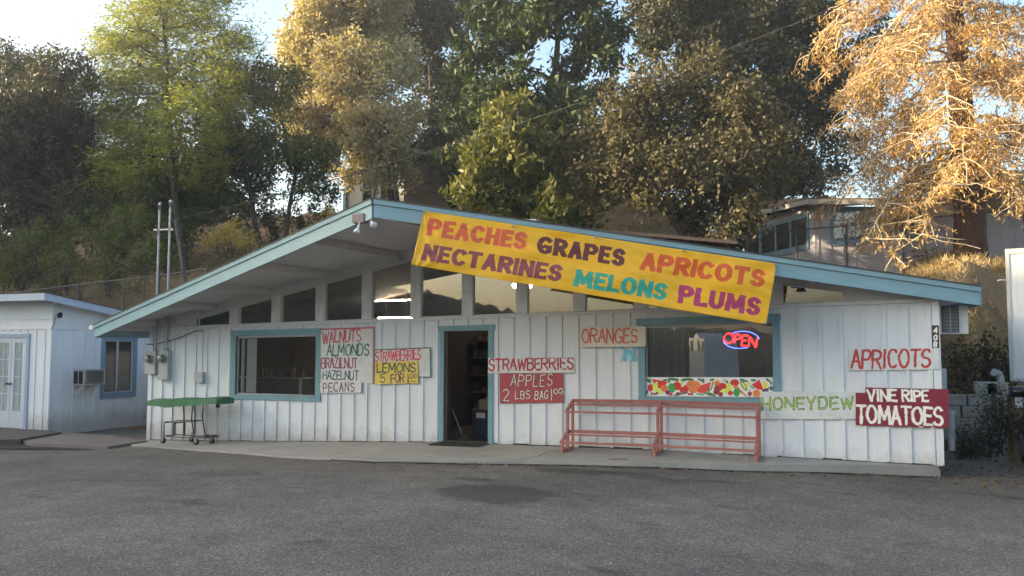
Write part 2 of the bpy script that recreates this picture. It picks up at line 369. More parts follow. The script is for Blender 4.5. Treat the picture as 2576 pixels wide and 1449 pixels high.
for a, d in zip(xs[:-1], xs[1:]):
    ya, yd = np.interp(a, fx, fy), np.interp(d, fx, fy); za, zd = zfloor(a), zfloor(d)
    b.hexa([(a, ya, za-.45), (d, yd, zd-.45), (d, 5.9, zd-.45), (a, 5.9, za-.45)] if False else [(a, ya, za-.4), (d, yd, zd-.4), (d, .05, zd-.4), (a, .05, za-.4)],
           [(a, ya, za), (d, yd, zd), (d, .05, zd), (a, .05, za)])
o = b.build("concrete_apron", M_CONC); o["kind"] = 'structure'
# crack and dark joints on the apron
def ground_strip(mb, pts, w, dz=.004):
    for (p, q) in zip(pts[:-1], pts[1:]):
        d = np.array([q[0]-p[0], q[1]-p[1]]); d /= np.linalg.norm(d); n = np.array([-d[1], d[0]])*w/2
        mb.add([(p[0]-n[0], p[1]-n[1], zfloor(p[0])+dz), (q[0]-n[0], q[1]-n[1], zfloor(q[0])+dz), (q[0]+n[0], q[1]+n[1], zfloor(q[0])+dz), (p[0]+n[0], p[1]+n[1], zfloor(p[0])+dz)], [(0, 1, 2, 3)])
b = MB(); ground_strip(b, [(8.05, -1.78), (8.2, -1.3), (8.17, -.9), (8.35, -.5), (8.3, -.05)], .018)
for k in range(6):
    p = at(*c(8, 0, 0), Z=0)
ground_strip(b, [(9.35, -1.30), (9.5, -1.22), (9.62, -1.24)], .07)
M_CRACK = paint("crack_dirt", (.03, .026, .022), rough=1)
o = b.build("pavement_crack", M_CRACK); o["kind"] = 'structure'
# grime line where apron meets asphalt
b = MB(); r = np.random.default_rng(9)
for x in np.arange(5.0, 13.85, .12):
    y0, y1 = np.interp(x, fx, fy), np.interp(x+.12, fx, fy); w = .03+.09*r.random()**2
    z = zparking(x, y0)+.010
    b.add([(x, y0-w, z), (x+.12, y1-w*.8, z), (x+.12, y1+.01, z+.004), (x, y0+.01, z+.004)], [(0, 1, 2, 3)])
M_LEAFLIT = earth_mat("leaf_litter_dirt", [(.05, .043, .036), (.08, .066, .055), (.12, .10, .085)], 9)
o = b.build("dirt_strip", M_LEAFLIT); o["kind"] = 'structure'
# pinkish pad and boardwalk by the annex
b = MB(); pp = [c(2, 190, 1205), c(2, 620, 1132), c(2, 1000, 1152), c(2, 1480, 1212), c(2, 1090, 1272), c(2, 330, 1238)]
b.prism([at(*q, Z=-.235) for q in pp], (0, 0, -.2)); o = b.build("side_pavement", M_PAD); o["kind"] = 'structure'
b = MB(); pp = [c(2, -300, 1215), c(2, -300, 1085), c(2, 505, 1106), c(2, 622, 1126), c(2, 205, 1198)]
M_DECK = paint("weathered_planks", (.115, .10, .088), rough=.9, var=.4, streak=(.6, 8, 3), scale=5)
b.prism([at(*q, Z=-.19) for q in pp], (0, 0, -.2)); o = b.build("boardwalk", M_DECK); o["kind"] = 'structure'
b = MB()
b.prism([at(*q, Z=-.30) for q in (c(2, -300, 1290), c(2, -300, 1200), c(2, 300, 1240), c(2, 1100, 1275), c(2, 900, 1300))], (0, 0, -.02)); o = b.build("dry_verge", M_LEAFLIT); o["kind"] = 'structure'

# ================================================================ THE FRUIT STAND
shop = thing("fruit_stand", "long white board-and-batten fruit stand with low sky-blue gable roof and yellow banner", "building", (6.35, 3, 0))
WIN = {'L': (1.055, 3.03, .765, 1.955, 1.945), 'R': (9.635, 11.665, .95, 2.115, 2.18)}
OPEN = [(.99, 3.07, .71, 1.99), (9.57, 11.70, .905, 2.17), (5.86, 6.77, -.4, 2.07)]
b = MB()
bat = [.577+.3025*k for k in range(-6, 45)]; bat = [x for x in bat if -1.25 < x < 13.95]
xs = sorted(set([-1.31, 14.01]+bat+[q for o_ in OPEN for q in o_[:2]]))
rw = random.Random(5)
for xa, xb in zip(xs[:-1], xs[1:]):
    m = (xa+xb)/2; cuts = []
    for (x0, x1, z0, z1) in OPEN:
        if x0 < m < x1: cuts = [(z0, z1)]
    rag = rw.uniform(-.012, .02)*(1 if m > 6.9 else .35)
    segs = [(None, None)] if not cuts else [(None, cuts[0][0]), (cuts[0][1], None)]
    for lo, hi in segs:
        if lo is None and hi is not None and hi < -.1: continue
        zl = (zfloor(xa)+.012+rag, zfloor(xb)+.012+rag) if lo is None else (lo, lo)
        zh = (ztop(xa), ztop(xb)) if hi is None else (hi, hi)
        b.box(xa, xb, 0, .045, zl[0], zh[0], zl[1], zh[1])
for x in bat:
    w = .025+rw.uniform(-.003, .004); dp = -.027+rw.uniform(-.004, .003)
    inop = [o_ for o_ in OPEN if o_[0]-.07 < x < o_[1]+.07]
    zt_ = ztop(x)-.05-rw.uniform(0, .02); zb_ = zfloor(x)+.015+rw.uniform(-.0, .02)
    for lo, hi in ([(zb_, zt_)] if not inop else [(zb_, inop[0][2]-.055), (inop[0][3]+.055, zt_)]):
        if hi-lo > .04: b.box(x-w, x+w, dp, 0-.0004, lo, hi)
# corner boards
b.box(-1.325, -1.22, -.022, -.0006, zfloor(-1.3)+.01, ztop(-1.3)-.05); b.box(13.93, 14.03, -.022, -.0006, zfloor(14)+.012, ztop(14)-.05)
# side and back walls
for X in (-1.31, 14.01):
    s_ = -1 if X < 0 else 1
    b.box(X-.045 if s_ > 0 else X, X if s_ > 0 else X+.045, .046, 6, zfloor(X)+.0, zroof(X)-.10)
    for y in np.arange(.3, 6, .3025): b.box(X if s_ > 0 else X-.018, X+.018 if s_ > 0 else X, y-.02, y+.02, zfloor(X)+.02, zroof(X)-.14)
b.add([(-1.31, 6, -.4), (14.01, 6, -.4), (14.01, 6, zroof(14.01)-.1), (RX, 6, RZ-.1), (-1.31, 6, zroof(-1.31)-.1)], [(0, 1, 2, 3, 4)])
b.build("siding_wall", M_SIDE, shop)
# footing line under the boards
b = MB(); xs2 = np.linspace(-1.28, 13.98, 30)
for a, d in zip(xs2[:-1], xs2[1:]): b.box(a, d, .006, .046, zfloor(a)-.05, zfloor(a)+.04, zfloor(d)-.05, zfloor(d)+.04)
b.build("footing", M_LEAFLIT, shop)
# ledge under the clerestory
b = MB()
b.hexa([(-1.32, -.045, ztop(-1.32)-.055), (14.03, -.045, ztop(14.03)-.055), (14.03, .05, ztop(14.03)-.055), (-1.32, .05, ztop(-1.32)-.055)],
       [(-1.32, -.038, ztop(-1.32)), (14.03, -.038, ztop(14.03)), (14.03, .05, ztop(14.03)+.004), (-1.32, .05, ztop(-1.32)+.004)])
b.build("ledge", M_TRIM, shop)
# clerestory: frieze, posts, panes
wtop = lambda X: zroof(X)-.318
SOF = .115
b = MB()
def fr(xa, xb): b.hexa([(xa, -.012, wtop(xa)), (xb, -.012, wtop(xb)), (xb, .06, wtop(xb)), (xa, .06, wtop(xa))], [(xa, -.012, zroof(xa)-SOF+.02), (xb, -.012, zroof(xb)-SOF+.02), (xb, .06, zroof(xb)-SOF+.02), (xa, .06, zroof(xa)-SOF+.02)])
fr(-.02, RX); fr(RX, 12.72)
b.add([(-1.31, .0, ztop(-1.31)+.004), (-.02, 0, ztop(0)+.004), (-.02, 0, zroof(-.02)-SOF+.02), (-1.31, 0, zroof(-1.31)-SOF+.02)], [(0, 1, 2, 3)])
b.prism([(12.72, .0, ztop(12.72)+.004), (14.01, 0, ztop(14)+.004), (14.01, 0, zroof(14.01)-SOF+.02), (12.72, 0, zroof(12.72)-SOF+.02)], (0, .045, 0))
b.build("frieze", M_SOFF, shop)
wx = []
for k in range(12):
    xa, xb = k*1.0740, k*1.0740+.853
    if k >= 11: xa, xb = 11.832, 12.72
    wx.append((xa, xb))
edges = [-.02]+[q for w_ in wx for q in w_]+[12.72]
for i in range(0, len(edges)-1, 2):
    xa, xb = edges[i], edges[i+1]
    if xb-xa < .03 or i == 0: continue
    q = MB()
    if xa < RX < xb: q.prism([(xa, -.02, ztop(xa)+.005), (xb, -.02, ztop(xb)+.005), (xb, -.02, wtop(xb)-.001), (RX, -.02, wtop(RX)-.001), (xa, -.02, wtop(xa)-.001)], (0, .12, 0))
    else: q.box(xa, xb, -.02, .10, ztop(xa)+.005, wtop(xa)-.001, ztop(xb)+.005, wtop(xb)-.001)
    q.build("clerestory_post", M_TRIM, shop)
for xa, xb in wx:
    z0a, z0b = ztop(xa)+.02, ztop(xb)+.02; z1a, z1b = wtop(xa)-.012, wtop(xb)-.012
    f = MB()
    f.box(xa, xb, .012, .05, ztop(xa)+.005, z0a, ztop(xb)+.005, z0b); f.box(xa, xb, .012, .05, z1a, wtop(xa)-.001, z1b, wtop(xb)-.001)
    f.box(xa, xa+.014, .012, .05, z0a, z1a, z0a, z1a+ (z1b-z1a)*.014/(xb-xa)); f.box(xb-.014, xb, .012, .05, z0b, z1b-.004)
    fo = f.build("clerestory_window", M_TRIM, shop)
    g = MB(); tl = rw.uniform(-.004, .004); tv = rw.uniform(-.003, .003)
    g.add([(xa+.012, .03+tl, z0a), (xb-.012, .03-tl, z0b), (xb-.012, .03-tl+tv, z1b), (xa+.012, .03+tl+tv, z1a)], [(0, 1, 2, 3)]); g.build("pane", M_GLASS, fo)
# shop windows
def shop_window(x0, x1, z0, z1, tilt, tw=.12, ear=.05, slider=None):
    f = MB(); t1 = z1+tilt
    f.box(x0-tw-.01, x1+tw+.01, -.035, .0, z0-.10, z0-.004, z0-.10+tilt*.3, z0-.004+tilt*.3)
    f.box(x0-tw-ear*.6, x1+tw+ear*.3, -.038, 0, z1, z1+.115, t1, t1+.115)
    f.box(x0-tw, x0-.004, -.034, 0, z0-.003, z1-.001); f.box(x1+.004, x1+tw, -.032, 0, z0-.003+tilt*.3, t1-.001)
    f.mat(1); f.box(x0-.06, x0, .001, .08, z0-.05, z1+.03); f.box(x1, x1+.05, .001, .08, z0-.05, t1+.03)
    f.mat(2); f.box(x0, x1, .02, .06, z1-.045, z1, t1-.045, t1); f.box(x0, x1, .02, .06, z0-.004, z0+.03, z0+tilt*.3, z0+.03)
    f.box(x0, x0+.025, .02, .06, z0+.03, z1-.045)
    if slider: f.box(slider, slider+.05, .03, .07, z0+.03, z1-.045+tilt*(slider-x0)/(x1-x0))
    fo = f.build("shop_window", [M_BLUE2, M_DARKIN, M_GREYP], shop)
    g = MB(); g.add([(x0+.02, .045, z0+.02), (x1, .045, z0+.02), (x1, .045, t1-.03), (x0+.02, .045, z1-.03)], [(0, 1, 2, 3)]); g.build("pane", M_GLASS2 if x0 < 5 else M_GLASS, fo)
    return fo
wl_ = shop_window(1.055, 3.03, .765, 1.965, .04)
wr_ = shop_window(9.635, 11.665, .945, 2.125, .06, slider=None)
M_CURT = paint("grey_curtain", (.30, .30, .29), rough=.9, streak=(14, 1, .3), var=.3)
b = MB(); n = 26; vs = []
for i in range(n+1):
    x = 9.67+.60*i/n; y = .14+.018*math.sin(i*2.1)+.008*math.sin(i*5.3)
    vs += [(x, y, .98), (x, y, 2.14)]
b.add(vs, [(2*i, 2*i+2, 2*i+3, 2*i+1) for i in range(n)]); b.build("curtain", M_CURT, wr_)
M_CURT2 = paint("pale_curtain", (.55, .56, .53), rough=.9, streak=(14, 1, .3), var=.15)
b = MB(); b.box(1.10, 1.17, .09, .13, .80, 1.93); b.box(1.20, 1.45, .14, .15, .80, 1.92); b.build("curtain", M_CURT2, wl_)
# door frame (the door itself stands open inside)
b = MB(); b.box(5.78, 5.868, -.03, 0, .012, 2.045); b.box(6.762, 6.855, -.03, 0, .03, 2.06); b.box(5.76, 6.90, -.034, 0, 2.046, 2.14, 2.062, 2.165)
b.mat(1); b.box(5.868, 5.93, .001, .14, .012, 2.045); b.box(6.75, 6.762, .001, .14, .03, 2.06); b.box(5.868, 6.762, .0, .14, 2.047, 2.09); b.mat(2); b.box(5.87, 6.76, -.01, .16, .004, .028)
b.build("door_frame", [M_BLUE2, M_DARKIN, M_METAL], shop)
# interior
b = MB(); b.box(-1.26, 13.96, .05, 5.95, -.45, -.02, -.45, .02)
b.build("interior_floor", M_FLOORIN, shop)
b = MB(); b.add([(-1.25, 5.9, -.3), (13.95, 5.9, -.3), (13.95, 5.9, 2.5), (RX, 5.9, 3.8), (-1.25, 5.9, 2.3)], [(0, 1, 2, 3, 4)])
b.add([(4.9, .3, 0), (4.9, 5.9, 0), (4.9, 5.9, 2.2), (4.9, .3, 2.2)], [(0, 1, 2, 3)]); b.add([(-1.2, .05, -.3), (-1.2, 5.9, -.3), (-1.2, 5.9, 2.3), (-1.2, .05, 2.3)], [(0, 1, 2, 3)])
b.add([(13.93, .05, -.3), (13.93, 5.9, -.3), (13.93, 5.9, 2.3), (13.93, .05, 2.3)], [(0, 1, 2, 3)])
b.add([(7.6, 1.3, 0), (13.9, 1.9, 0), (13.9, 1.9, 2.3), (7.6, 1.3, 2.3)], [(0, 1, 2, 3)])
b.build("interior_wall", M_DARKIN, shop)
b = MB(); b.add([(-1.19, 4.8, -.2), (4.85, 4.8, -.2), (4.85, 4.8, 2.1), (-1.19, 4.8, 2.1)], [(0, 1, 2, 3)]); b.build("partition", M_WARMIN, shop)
for (x0, x1, z) in ((1.89, 2.94, 2.88), (1.98, 2.95, 2.447)):
    b = MB(); b.tube([(x0, 4, z), (x1, 4, z)], .015, 8); t_ = b.build("ceiling_light", M_TUBE, shop)
    b = MB(); b.box(x0-.05, x1+.05, 4.02, 4.06, z-.012, z+.03); b.bar((x0+.2, 4.04, z+.03), (x0+.2, 4.04, zroof(x0)-.18), .008, .008); b.bar((x1-.2, 4.04, z+.03), (x1-.2, 4.04, zroof(x1)-.18), .008, .008); b.build("housing", M_DARKIN, t_)
for (px, py) in ((1294.5, 719), (1333, 718)):
    p = at(px, py, Y=3.0); b = MB(); b.lathe(p, [(.02, .05), (.05, .04), (.055, 0), (.04, -.04), (.01, -.055)], 12); b.build("ceiling_light", M_TUBE, shop)
# roof
YB = 6.6
def roofpt(p, dz): return (p[0], p[1], p[2]+dz)
lb = (LE[0], YB, LE[2]); ab = (APEX[0], YB, APEX[2]); rb = (RE[0], YB, RE[2])
b = MB()
for (e, a, a2, e2) in ((LE, APEX, ab, lb), (APEX, RE, rb, ab)):
    b.hexa([roofpt(e, -.01), roofpt(a, -.01), roofpt(a2, -.01), roofpt(e2, -.01)], [roofpt(e, .018), roofpt(a, .018), roofpt(a2, .018), roofpt(e2, .018)])
b.build("roof", M_SHING, shop)
b = MB()
for (e, a, a2, e2) in ((LE, APEX, ab, lb), (APEX, RE, rb, ab)):
    b.hexa([roofpt(e, -SOF), roofpt(a, -SOF), roofpt(a2, -SOF), roofpt(e2, -SOF)], [roofpt(e, -.012), roofpt(a, -.012), roofpt(a2, -.012), roofpt(e2, -.012)])
b.build("soffit", M_SOFF, shop)
b = MB()
for (x0, x1) in ((-1.2, RX), (RX, 13.9)):
    b.hexa([(x0, .11, zroof(x0)-SOF-.06), (x1, .11, zroof(x1)-SOF-.06), (x1, 5.9, zroof(x1)-SOF-.06), (x0, 5.9, zroof(x0)-SOF-.06)], [(x0, .11, zroof(x0)-SOF-.01), (x1, .11, zroof(x1)-SOF-.01), (x1, 5.9, zroof(x1)-SOF-.01), (x0, 5.9, zroof(x0)-SOF-.01)])
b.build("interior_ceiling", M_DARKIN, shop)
# outlooker beams under the overhang, running front to back
def ovh(x): return float(np.interp(x, [LE[0], RX, RE[0]], [LE[1], APEX[1], RE[1]]))
for x in (-1.15, .45, 1.9, 3.35, 4.85, 6.313, 7.8, 9.3, 10.8, 12.3, 13.6):
    q = MB(); q.box(x-.055, x+.055, ovh(x)+.09, -.022, zroof(x)-SOF-.13, zroof(x)-SOF+.005); q.build("beam", M_SOFF, shop)
# fascia: board, drip strip
def fascia(p, q, splits=()):
    d = (q-p); dh = np.array([d[0], d[1], 0]); dh /= np.linalg.norm(dh); n = np.array([dh[1], -dh[0], 0])
    P = lambda t, off, dz: tuple(p+d*t+n*off+np.array([0, 0, dz]))
    m = MB(); ts = [0]+list(splits)+[1]
    for i, (a, e) in enumerate(zip(ts[:-1], ts[1:])):
        g = .0007 if i else 0; k = .004*(i % 2)
        m.hexa([P(a+g, .04+k, -.272), P(e-g, .04+k, -.272), P(e-g, -.0, -.272), P(a+g, -.0, -.272)], [P(a+g, .04+k, -.078), P(e-g, .04+k, -.078), P(e-g, 0, -.078), P(a+g, 0, -.078)])
    m.hexa([P(0, .066, -.074), P(1, .066, -.074), P(1, 0, -.074), P(0, 0, -.074)], [P(0, .07, -.004), P(1, .07, -.004), P(1, 0, -.002), P(0, 0, -.002)])
    m.mat(1); m.hexa([P(0, .078, -.003), P(1, .078, -.003), P(1, -.2, -.001), P(0, -.2, -.001)], [P(0, .078, .019), P(1, .078, .019), P(1, -.2, .021), P(0, -.2, .021)])
    return m.build("fascia", [M_BLUE, M_SHING], shop), n, dh
_, nL, dL = fascia(LE, APEX, (.42,)); _, nR, dR = fascia(APEX, RE, (.35, .665))
for (e, e2, s_) in ((LE, lb, -1), (RE, rb, 1)):
    m = MB(); x = e[0]; m.box(min(x, x+s_*.04), max(x, x+s_*.04), e[1]+.0, YB, e[2]-.27, e[2]-.004); m.build("eave_board", M_BLUE, shop)
b = MB(); p = LE; b.box(p[0]-.16, p[0]-.045, p[1]-.05, p[1]+.12, p[2]-.10, p[2]-.0); b.build("gutter_end", M_TRIM, shop)
# low metal vent box on the roof
p = at(1318, 556, Y=2.4); m = MB(); zb = zroof(p[0]); m.box(p[0]-.48, p[0]+.40, 2.0, 2.8, zb-.15, zb+.40); m.box(p[0]-.52, p[0]+.44, 1.96, 2.84, zb+.40, zb+.44); m.build("roof_vent", M_METAL, shop)
# door mat
m = MB(); m.box(5.82, 6.80, -.50, -.03, .012, .030, .018, .036); tag(m.build("door_mat", paint("mat_rubber", (.025, .024, .024), rough=.95), bevel=.004), "dark rubber mat on the concrete in front of the open doorway", "mat")

# ---------------------------------------------------------------- lettering
def arc(cx, cy, rx, ry, a0, a1, n=9): return [(cx+rx*math.cos(R_(a0+(a1-a0)*i/n)), cy+ry*math.sin(R_(a0+(a1-a0)*i/n))) for i in range(n+1)]
O_ = arc(.5, .5, .5, .5, 90, 450, 20)
G = {
 'A': [[(0, 0), (.5, 1)], [(.5, 1), (1, 0)], [(.2, .34), (.8, .34)]],
 'B': [[(0, 0), (0, 1)], [(0, 1), (.5, 1)]+arc(.55, .77, .4, .23, 80, -90, 6)+[(0, .54)], [(0, .54), (.5, .54)]+arc(.55, .27, .45, .27, 80, -90, 6)+[(0, 0)]],
 'C': [arc(.55, .5, .55, .5, 48, 312, 14)],
 'D': [[(0, 0), (0, 1)], [(0, 1), (.35, 1)]+arc(.4, .5, .6, .5, 80, -80, 10)+[(.35, 0), (0, 0)]],
 'E': [[(0, 0), (0, 1)], [(0, 1), (1, 1)], [(0, .52), (.8, .52)], [(0, 0), (1, 0)]],
 'F': [[(0, 0), (0, 1)], [(0, 1), (1, 1)], [(0, .52), (.8, .52)]],
 'G': [arc(.55, .5, .55, .5, 50, 290, 13)+[(.97, .12), (.97, .42)], [(.6, .42), (.97, .42)]],
 'H': [[(0, 0), (0, 1)], [(1, 0), (1, 1)], [(0, .5), (1, .5)]],
 'I': [[(.5, 0), (.5, 1)]],
 'L': [[(0, 1), (0, 0)], [(0, 0), (1, 0)]],
 'M': [[(0, 0), (.08, 1)], [(.08, 1), (.5, .25)], [(.5, .25), (.92, 1)], [(.92, 1), (1, 0)]],
 'N': [[(0, 0), (0, 1)], [(0, 1), (1, 0)], [(1, 0), (1, 1)]],
 'O': [O_], '0': [O_],
 'P': [[(0, 0), (0, 1)], [(0, 1), (.5, 1)]+arc(.55, .74, .45, .26, 80, -90, 7)+[(0, .48)]],
 'R': [[(0, 0), (0, 1)], [(0, 1), (.5, 1)]+arc(.55, .75, .42, .25, 80, -90, 7)+[(0, .5)], [(.42, .5), (1, 0)]],
 'S': [arc(.5, .755, .44, .245, 25, 270, 10)+arc(.5, .255, .47, .255, 90, -155, 10)],
 'T': [[(0, 1), (1, 1)], [(.5, 1), (.5, 0)]],
 'U': [[(0, 1), (0, .4)]+arc(.5, .4, .5, .4, 180, 360, 10)+[(1, 1)]],
 'V': [[(0, 1), (.5, 0)], [(.5, 0), (1, 1)]],
 'W': [[(0, 1), (.25, 0)], [(.25, 0), (.5, .8)], [(.5, .8), (.75, 0)], [(.75, 0), (1, 1)]],
 'Y': [[(0, 1), (.5, .48)], [(1, 1), (.5, .48)], [(.5, .48), (.5, 0)]],
 'Z': [[(0, 1), (1, 1)], [(1, 1), (0, 0)], [(0, 0), (1, 0)]],
 '1': [[(.5, 0), (.5, 1)]],
 '2': [arc(.5, .72, .42, .28, 165, -20, 8)+[(.75, .45), (.15, 0)], [(.15, 0), (1, 0)]],
 '4': [[(.75, 0), (.75, 1)], [(.75, 1), (0, .3)], [(0, .3), (1, .3)]],
 '5': [[(.9, 1), (.15, 1)], [(.15, 1), (.1, .56)]+arc(.48, .32, .46, .32, 135, -150, 11)],
 '8': [arc(.5, .75, .4, .25, 90, 450, 14), arc(.5, .26, .47, .26, 90, 450, 14)],
}
GW = {'I': .3, '1': .3, 'M': 1.3, 'W': 1.35, 'E': .85, 'F': .85, 'L': .85, 'S': .95, 'O': 1.1, 'G': 1.1, 'C': 1.0}
def segdist(X, Z, a, b):
    d = np.array(b)-np.array(a); L = np.hypot(*d)+1e-9; d = d/L
    t = (X-a[0])*d[0]+(Z-a[1])*d[1]; n = np.abs(-(X-a[0])*d[1]+(Z-a[1])*d[0]); return t, n, L
def text_dist(X, Z, s, BL, BR, TL, hw, square=False, flare=0.0, gap=.28, wob_=.03, seed=1, stencil=False, inset=0.0):
    """signed distance (metres) of points (X,Z) on the board to painted strokes of half width hw."""
    BL, BR, TL = (np.array(q, float) for q in (BL, BR, TL)); r = np.random.default_rng(seed)
    adv = [GW.get(ch, 1.0) for ch in s]; tot = sum(adv)+gap*(len(s)-1); W_ = np.linalg.norm(BR-BL); out = np.full(X.shape, 9.0)
    u0 = 0.0; e1 = (BR-BL)/tot; e2 = TL-BL
    h_ = np.linalg.norm(e2); ix = inset/np.linalg.norm(e1); iz = inset/h_
    for ch, w in zip(s, adv):
        if ch != ' ':
            jx, jz, js, jr = r.normal(0, wob_, 4)
            def T(p):
                x = u0+ix+(w-2*ix)*(p[0]); z = iz+(1-2*iz)*(p[1]*(1+js)+jz*.7)+jr*(p[0]-.5)*.8
                q = BL+e1*(x+jx*.5)+e2*z; return (q[0], q[1])
            P = [[T(p) for p in pl] for pl in G[ch]]
            allp = np.array([p for pl in P for p in pl]); lo, hi = allp.min(0)-hw*2.5, allp.max(0)+hw*2.5
            idx = np.nonzero((X > lo[0]) & (X < hi[0]) & (Z > lo[1]) & (Z < hi[1]))
            if len(idx[0]):
                x, z = X[idx], Z[idx]; best = np.full(x.shape, 9.0)
                for pl in P:
                    pl = [q_ for j_, q_ in enumerate(pl) if j_ == 0 or math.hypot(q_[0]-pl[j_-1][0], q_[1]-pl[j_-1][1]) > 1e-6]
                    n_ = len(pl)-1
                    for i in range(n_):
                        t, nn, L = segdist(x, z, pl[i], pl[i+1])
                        if flare and n_ == 1: nn = nn/(1+flare*(np.clip(2*t/L-1, -1.2, 1.2)**2-.35))
                        over = np.maximum(np.maximum(-t, t-L), 0); dd = np.hypot(over, nn)
                        closed = np.hypot(pl[0][0]-pl[-1][0], pl[0][1]-pl[-1][1]) < 1e-6
                        if square and not closed:
                            if i == 0: dd = np.where(t < 0, np.maximum(nn, -t), dd)
                            if i == n_-1: dd = np.where(t > L, np.maximum(nn, t-L), dd)
                        if stencil:
                            if n_ == 1: dd = np.where((t < hw*1.1) & (L > h_*.5) & (ch in 'AMNWRE') | ((t < hw*1.2) & (L < h_*.5)), 9, dd)
                            elif i == n_//2: dd = np.where(np.abs(t-L/2) < max(.012, hw*.5), 9, dd)
                        best = np.minimum(best, dd)
                if square:
                    n1, n2 = e1/np.linalg.norm(e1), e2/h_; cr_ = n1[0]*n2[1]-n1[1]*n2[0]; rx_, rz_ = x-BL[0], z-BL[1]
                    uu = (rx_*n2[1]-rz_*n2[0])/cr_; vv = (n1[0]*rz_-n1[1]*rx_)/cr_; L1 = np.linalg.norm(e1); lo_u, hi_u = (u0+ix)*L1, (u0+w-ix)*L1
                    best = np.maximum(best, np.maximum(np.maximum(lo_u-uu, uu-hi_u), np.maximum(iz*h_-vv, vv-(1-iz)*h_)))
                out[idx] = np.minimum(out[idx], best-hw)
        u0 += w+gap
    return out
def vnoise(X, Z, s, seed):
    r = np.random.default_rng(seed); n = 64; g = r.random((n, n)); x = (X/s) % (n-1); z = (Z/s) % (n-1); i = x.astype(int); j = z.astype(int); f = x-i; h = z-j
    f = f*f*(3-2*f); h = h*h*(3-2*h)
    return (g[i, j]*(1-f)+g[i+1, j]*f)*(1-h)+(g[i, j+1]*(1-f)+g[i+1, j+1]*f)*h-.5
def board(name, label, cat, corners, Y, mats, paintfn, cell=.005, th=.012, group=None, warp=None, skip=None, pl=None):
    """A painted board: TL, TR, BR, BL pixels on a real plane; faces take the paint colour under them."""
    P = [at(*q, Y=Y) if pl is None else at(*q, pl=pl) for q in corners]
    TL, TR, BR, BL = P; w = np.linalg.norm(TR-TL); h = np.linalg.norm(BL-TL); nx, ny = max(4, int(w/cell)), max(4, int(h/cell))
    U, V = np.meshgrid(np.linspace(0, 1, nx+1), np.linspace(0, 1, ny+1))
    V3 = (TL[None, None]*((1-U)*(1-V))[..., None]+TR*(U*(1-V))[..., None]+BR*(U*V)[..., None]+BL*((1-U)*V)[..., None])
    nrm = np.cross(TR-TL, TL-BL); nrm /= np.linalg.norm(nrm)      # towards the street
    if nrm[1] > 0: nrm = -nrm
    base = V3.copy()
    if warp is not None: V3 = V3+nrm*warp(U*w, V*h, U, V)[..., None]
    Cc = (base[:-1, :-1]+base[1:, 1:]+base[1:, :-1]+base[:-1, 1:])/4
    hd = np.array([TR[0]-TL[0], TR[1]-TL[1], 0]); hd /= np.linalg.norm(hd)
    X = (Cc-TL)@hd; Z = Cc[..., 2]-TL[2]
    def loc(q):
        p = at(*q, Y=Y) if pl is None else at(*q, pl=pl); return ((p-TL)@hd, p[2]-TL[2])
    Uc = (U[:-1, :-1]+U[1:, 1:])/2; Vc = (V[:-1, :-1]+V[1:, 1:])/2
    mi = paintfn(X, Z, Uc, Vc, loc, w, h).astype(int)
    idx = np.arange((nx+1)*(ny+1)).reshape(ny+1, nx+1)
    F = np.stack([idx[:-1, :-1], idx[1:, :-1], idx[1:, 1:], idx[:-1, 1:]], -1).reshape(-1, 4); mi = mi.ravel()
    if skip is not None: keep = ~skip(Uc, Vc).ravel(); F = F[keep]; mi = mi[keep]
    verts = V3.reshape(-1, 3); nv = len(verts)
    # edge and back
    rim = np.concatenate([idx[0, :], idx[1:, -1], idx[-1, -2::-1], idx[-2:0:-1, 0]]); back = verts[rim]-nrm*th; nb = len(rim)
    verts = np.concatenate([verts, back]); k = np.arange(nb); F2 = np.stack([rim, rim[(k+1) % nb], nv+(k+1) % nb, nv+k], 1)
    if skip is None: F = np.concatenate([F, F2]); mi = np.concatenate([mi, np.full(nb, 0)])
    o = mesh_obj(name, verts, F, mats, mi=mi); return tag(o, label, cat, group)
def hand(X, Z, seed, amp=.006):  # brush wobble
    return X+vnoise(X+3, Z+3, .05, seed)*amp*2+vnoise(X+1, Z+9, .011, seed+1)*amp*.8, Z+vnoise(X+7, Z+2, .05, seed+2)*amp*2+vnoise(X+5, Z+4, .011, seed+3)*amp*.8
def letter(mi, X, Z, loc, n, s, BL, BR, TL, hw, idx, seed=1, outline=None, **kw):
    q = [loc(c(n, *p)) for p in (BL, BR, TL)]; x, z = hand(X, Z, seed*7)
    d = text_dist(x, z, s, *q, hw, seed=seed, **kw)
    if outline: mi[(d < outline[0])] = outline[1]
    mi[d < 0] = idx; return d
def pm(name, r, g, b, k=1.0, **kw): return paint(name, lin(r, g, b, k), grime=kw.pop('grime', .2), gcol=kw.pop('gcol', (.25, .22, .2)), bump=kw.pop('bump', .1), streak=(1, 1, 1), scale=kw.pop('scale', 9), **kw)
KB = 1.55
P_WHITE = pm("board_white", 178, 180, 178, KB); P_CREAM = pm("board_cream", 176, 172, 164, KB, grime=.3); P_RED = pm("sign_red", 168, 68, 80, KB); P_DRED = pm("sign_dark_red", 122, 62, 78, KB); P_GREEN = pm("sign_green", 46, 98, 78, KB)
P_SLATE = pm("sign_slate", 62, 74, 88, KB); P_MAROON = pm("sign_maroon_letter", 98, 54, 66, KB); P_PINKRED = pm("sign_pink_red", 184, 66, 84, KB); P_YEL = pm("lemon_yellow_board", 190, 168, 82, KB, scale=5); P_DGREEN = pm("sign_deep_green", 52, 74, 62, KB)
